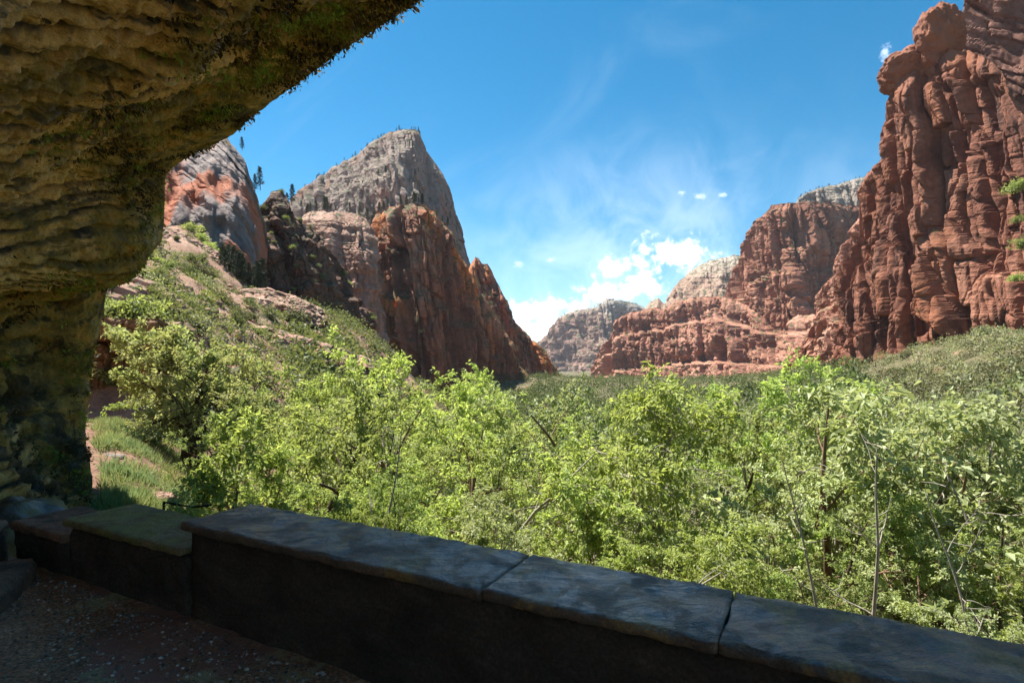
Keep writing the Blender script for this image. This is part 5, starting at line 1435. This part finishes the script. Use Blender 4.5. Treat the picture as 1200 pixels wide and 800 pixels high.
# big skyline pines between slab and knoll
for (px, py, d, h, lab) in [(305, 222, 205, 8.5, 'tall dark pine on the skyline right of the grey slab'), (299, 226, 208, 7, 'shorter pine touching the tall skyline pine on its left'),
                            (342, 240, 245, 9, 'rounded pine on the skyline right of the knoll tower'), (284, 176, 206, 5, 'small pine high on the right edge of the grey slab'), (335, 243, 245, 6.5, 'small pine hard against the knoll tower')]:
    x, y, z = P(px, py, d); pine(x, y, z, h, lab, None, rsn)
for i in range(22):
    px = rsn.uniform(258, 308); d = rsn.uniform(140, 154)
    x, y = (px - HX) / F * d, d; z = gz(x, y)
    pine(x, y, z - 0.3, rsn.uniform(4.5, 8.0) + 4.0 * max(0, (px - 268) / 40), 'dark pine in the gully at the foot of the grey slab', 'pines in the gully under the grey slab', rsn)
# fresh green bushes on the left slope below the slab
rs5 = random.Random(55)
for i in range(14):
    px = rs5.uniform(222, 258); d = rs5.uniform(150, 175); x, y = (px - HX) / F * d, d
    shrub('green', x, y, gz(x, y) - 0.2, rs5.uniform(2.2, 4.2), 'bright green bush in the patch below the grey slab', 'bright bushes below the grey slab', rs5)
# plants leaning into the picture on the big right cliff
for (px, py, d, s, lab) in [(1186, 226, 214, 5.5, 'uppermost green bush on the right cliff at the picture edge'), (1192, 292, 212, 5.0, 'middle green bush on the right cliff at the picture edge'), (1190, 262, 213, 3.5, 'small green bush on the right cliff between two larger ones'), (1188, 330, 214, 4.0, 'lowest green bush on the right cliff at the picture edge')]:
    x, y, z = P(px, py, d); shrub('green', x - 1, y - 3, z, s, lab, None, rs5)


wood_mass('woods', 'dark green wood covering the far canyon floor', 3400, (540, 1010), (80, 900), (1.6, 5.6), 'leaf_woods', 1)
wood_mass('scrub', 'grey green scrub filling the gaps on the right hillside', 1100, (900, 1300), (36, 250), (0.9, 2.9), 'leaf_sage', 2)
wood_mass('scrub', 'brownish olive scrub between the grey shrubs on the right hillside', 1500, (900, 1300), (34, 250), (0.7, 2.8), 'leaf_olive', 12)
wood_mass('scrub', 'low scrub covering the foot of the left cliffs', 1100, (330, 620), (60, 420), (1.2, 3.2), 'leaf_bush', 3)
wood_mass('scrub', 'small dry scrub dotted over the red left slope', 1000, (100, 450), (45, 230), (0.3, 1.3), 'leaf_bush', 4, 40, 0.34)


# ---- grass slope at the left
def grass():
    rs = np.random.RandomState(9); N = 90000
    px = rs.uniform(98, 300, N); d = np.exp(rs.uniform(math.log(7.5), math.log(23), N))
    x, y = (px - HX) / F * d, d
    dens = fbm(x / 1.3, y / 1.3, 0, 3, 5)
    edge = (px - HX) / F * d
    bare = (px < 119 - (d - 9) * 0.9 - 10 * dens)          # strip of path beside the rock
    keep = (~bare) & (rs.rand(N) < np.clip(0.55 + 1.3 * dens, 0.03, 1))
    x, y, dens = x[keep], y[keep], dens[keep]; n = len(x)
    z = ground(x, y)
    al = rs.normal(size=(n, 3)) * 0.5 + np.array([0.1, 0, 1.0])
    ln = rs.uniform(0.06, 0.26, n) * (1 + 0.5 * np.clip(dens, 0, 1))
    tint = np.clip(0.5 + 0.45 * fbm(x / 1.8, y / 1.8, 0, 3, 88) + rs.normal(size=n) * 0.12, 0, 1)
    V, T, tn = cards(np.stack([x, y, z - 0.01], 1), al, rs.normal(size=(n, 3)), ln, ln * 0.10, tint, 0.1)
    m, nt, out = new_mat('grass_blade')
    at = nt.node('ShaderNodeAttribute', attribute_name='tint')
    c = nt.ramp(at.outputs['Fac'], [(0.1, (0.46, 0.30, 0.16)), (0.28, (0.38, 0.36, 0.15)), (0.5, (0.30, 0.36, 0.12)), (0.8, (0.26, 0.35, 0.16))])
    b = nt.node('ShaderNodeBsdfPrincipled'); nt.l.new(c, b.inputs['Base Color']); b.inputs['Roughness'].default_value = 0.6
    tr = nt.node('ShaderNodeBsdfTranslucent'); nt.l.new(c, tr.inputs[0])
    mx = nt.node('ShaderNodeMixShader'); mx.inputs[0].default_value = 0.35
    nt.l.new(b.outputs[0], mx.inputs[1]); nt.l.new(tr.outputs[0], mx.inputs[2]); nt.l.new(mx.outputs[0], out.inputs[0])
    link('grass', mesh_np('grass', V, None, T, [m], False, {'tint': tn}), None, 'short grass on the sunlit slope between the rock column and the trees', 'grass', None, 'stuff')


grass()

# thin iron handrail beyond the lower cap stone
hr = MB()
pA, pB, pC = P(192, 588, 7.4), P(192, 618, 7.4), P(226, 594, 7.0)
hr.tube([pB + (0, 0, -0.25), pA], 0.016, 6); hr.tube([pA, pC, pC + (0.25, -0.05, 0.04)], 0.013, 6); hr.tube([pA + (0, 0, -0.14), pC + (0, 0, -0.16), pC + (0.25, -0.05, -0.12)], 0.010, 6)


def iron_mat():
    m, nt, out = new_mat('iron'); geo = nt.node('ShaderNodeNewGeometry')
    c = nt.ramp(nt.noise(geo.outputs['Position'], 30, 4), [(0.3, (0.02, 0.018, 0.016)), (0.7, (0.06, 0.04, 0.03))]); bsdf(nt, out, c, 0.6); return m


link('handrail', hr.mesh('handrail', [iron_mat()]), None, 'thin dark iron handrail at the grass edge behind the parapet', 'handrail')


# ------------------------------------------------------------------ thin air between here and the far mesas
hz = bpy.data.materials.new('haze'); hz.use_nodes = True
nt = NT(hz.node_tree); nt.n.clear()
pv = nt.node('ShaderNodeVolumePrincipled'); pv.inputs['Color'].default_value = (0.80, 0.88, 1.0, 1); pv.inputs['Density'].default_value = 0.00003; pv.inputs['Anisotropy'].default_value = 0.2
o_ = nt.node('ShaderNodeOutputMaterial'); nt.l.new(pv.outputs[0], o_.inputs['Volume'])
HV = [(x, y, z) for x in (-9200, 9200) for y in (-9200, 9200) for z in (-420, 760)]
link('haze', mesh_np('haze', HV, [(0, 1, 3, 2), (4, 6, 7, 5), (0, 4, 5, 1), (2, 3, 7, 6), (0, 2, 6, 4), (1, 5, 7, 3)], None, [hz]), None, 'thin bluish air that pales the far mesas', 'haze', None, 'stuff')
